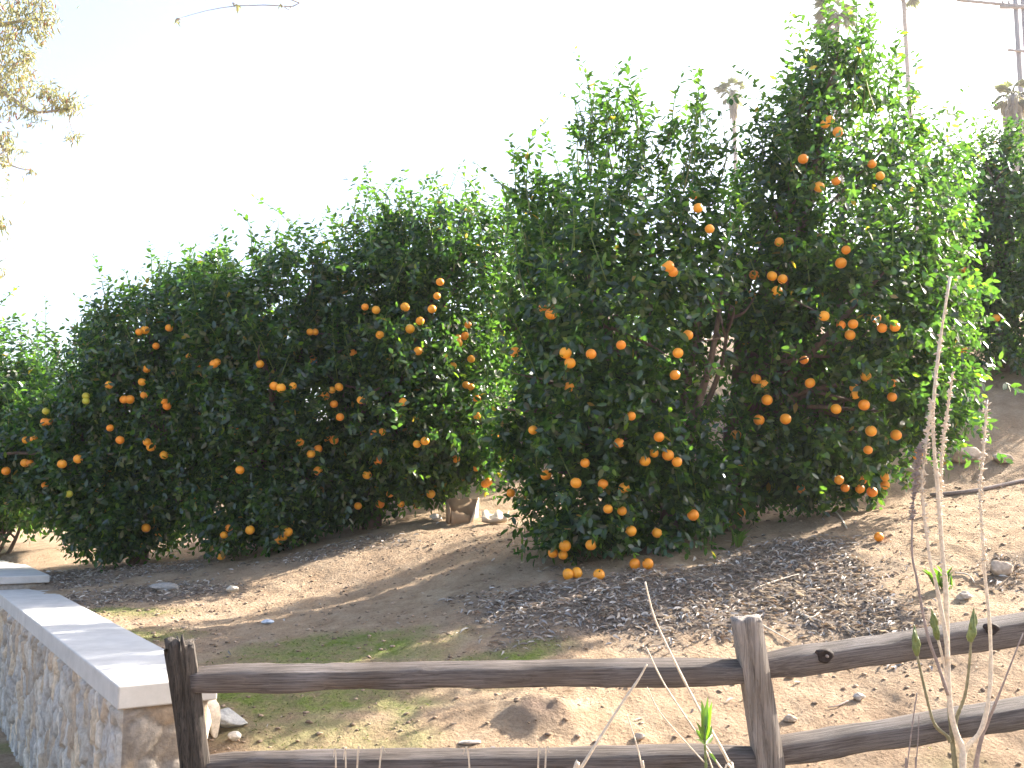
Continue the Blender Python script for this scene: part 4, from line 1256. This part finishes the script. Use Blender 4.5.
def gum_cluster(c, rad, n, droop=1.0):
    n = int(n * 1.35)
    P = c + r.normal(size=(n, 3)) * rad * .5
    D = nrm(r.normal(size=(n, 3)) * .6 + np.array([0, 0, -droop]))
    N = r.normal(size=(n, 3))
    L = r.uniform(.08, .16, n)
    t = r.random((n, 1))
    col = (np.array([.17, .215, .11]) * (1 - t) + np.array([.29, .26, .15]) * t) * r.uniform(.8, 1.2, (n, 1))
    red = (r.random((n, 1)) > .95); col = np.where(red, np.array([.32, .14, .08]), col)
    Lf.add(*leaves(P, D, N, L, L * .24, col, False, .3))


def bough(pix, r0, clusters, y0=ey, r1=.012):
    pts = spline([at(a_, b_, y0 + dy) for a_, b_, dy in pix], 20)
    T.tube(pts, np.linspace(r0, r1, len(pts)), 7)
    for (a_, b_, rp, n) in clusters:
        c = at(a_, b_, y0 + r.normal() * .3)
        near = pts[np.argmin(np.linalg.norm(pts - c, axis=1))]
        T.tube(spline([near, (near + c) / 2 + r.normal(size=3) * .08, c], 6), np.linspace(.018, .005, 7)[:len(spline([near, near, c], 6))], 5)
        gum_cluster(c, rp / F * y0, n)


bough([(-148, 200, 0), (-70, 110, 0), (-20, 80, 0), (10, 97, 0), (35, 112, 0), (70, 108, 0)], .10,
      [(8, 100, 20, 140), (25, 84, 16, 130), (48, 92, 13, 110), (60, 103, 11, 90), (72, 102, 12, 100), (74, 135, 7, 40), (33, 113, 12, 50), (15, 65, 18, 170), (2, 75, 16, 130), (28, 55, 10, 70)])
bough([(-148, 120, 0), (-60, 40, .2), (0, 25, .2), (40, 18, .2)], .09,
      [(5, 20, 24, 190), (30, 22, 18, 150), (48, 18, 12, 90), (18, 5, 20, 170), (42, 35, 9, 50), (5, 42, 18, 140), (40, 2, 14, 90), (-30, 30, 40, 260)])
bough([(-148, 260, 0), (-60, 170, -.2), (-15, 140, -.2), (5, 150, -.2), (10, 165, -.2)], .07,
      [(5, 135, 9, 60), (3, 158, 8, 60), (10, 145, 5, 20), (33, 170, 3, 12), (22, 150, 4, 12), (-30, 160, 40, 260)])
bough([(-148, 330, 0), (-60, 230, .3), (-20, 215, .3), (2, 222, .3)], .06, [(0, 222, 9, 70), (-4, 270, 8, 50), (-40, 240, 40, 260)])
for k in range(16):
    gum_cluster(np.array([eb[0] + r.normal() * 1.6, ey + r.normal() * 1.6, ez + 7 + r.uniform(0, 5)]), 1.0, 300)
# the bare wisp hanging into the top of the view
bough([(-60, -150, 0), (60, -60, 0), (178, -40, 0), (300, 3, 0), (265, 5, 0), (235, 6, 0), (205, 11, 0), (177, 19, 0)], .02, [(177, 19, 2, 10), (238, 5, 2, 8), (280, 4, 2, 5)], r1=.004)
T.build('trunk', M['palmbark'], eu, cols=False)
Lf.build('crown', M['gum'], eu)

# ------------------------------------------------------------------ light, sky, camera, haze
SUN_AZ, SUN_EL = R(60.5), R(31)         # azimuth clockwise from +Y (view direction)
sd = Vector((math.sin(SUN_AZ) * math.cos(SUN_EL), math.cos(SUN_AZ) * math.cos(SUN_EL), math.sin(SUN_EL)))
sun = bpy.data.lights.new('sun', 'SUN'); sun.energy = 5.0; sun.angle = R(.53); sun.color = (1, .93, .82)
so = bpy.data.objects.new('sun', sun); C.objects.link(so); so.location = (20, 10, 15)
so.rotation_euler = (-sd).to_track_quat('-Z', 'Y').to_euler()
w = bpy.data.worlds.new('World'); scene.world = w; w.use_nodes = True
nt = w.node_tree; bg = nt.nodes['Background']
sk = nt.nodes.new('ShaderNodeTexSky'); sk.sky_type = 'NISHITA'; sk.sun_disc = False
sk.sun_elevation = SUN_EL; sk.sun_rotation = SUN_AZ
sk.air_density = 1.0; sk.dust_density = 5; sk.ozone_density = 1.0; sk.altitude = 200
nt.links.new(sk.outputs[0], bg.inputs[0]); bg.inputs[1].default_value = .125

HAZE = 0.0006
if HAZE:
    bm = bmesh.new(); bmesh.ops.create_cube(bm, size=1)
    me = bpy.data.meshes.new('haze'); bm.to_mesh(me); bm.free()
    hz = bpy.data.objects.new('haze', me); C.objects.link(hz)
    hz.scale = (1200, 1200, 40); hz.location = (0, 0, 18.5)
    m = bpy.data.materials.new('haze_air'); m.use_nodes = True; nt = m.node_tree; nt.nodes.clear()
    o_ = nt.nodes.new('ShaderNodeOutputMaterial'); vo = nt.nodes.new('ShaderNodeVolumePrincipled')
    vo.inputs['Color'].default_value = (.95, .96, 1, 1); vo.inputs['Density'].default_value = HAZE; vo.inputs['Anisotropy'].default_value = .3
    nt.links.new(vo.outputs[0], o_.inputs['Volume']); me.materials.append(m)
    tag(hz, 'pale sunlit air whitening far things', 'haze', kind='stuff')

cam = bpy.data.cameras.new('camera'); co = bpy.data.objects.new('camera', cam); C.objects.link(co)
cam.sensor_width = 36; cam.lens = 36 * F / 1024; cam.clip_end = 3000; cam.clip_start = .05
co.location = CAM; co.rotation_euler = (math.pi / 2 + PITCH, 0, 0)
scene.camera = co
scene.view_settings.view_transform = 'Standard'; scene.view_settings.look = 'None'
scene.view_settings.gamma = 1; scene.view_settings.exposure = 2.15
cy = scene.cycles
cy.max_bounces = 6; cy.diffuse_bounces = 3; cy.glossy_bounces = 2; cy.transmission_bounces = 3; cy.transparent_max_bounces = 4; cy.volume_bounces = 0
cy.use_denoising = True; cy.sample_clamp_indirect = 8
cy.caustics_reflective = False; cy.caustics_refractive = False
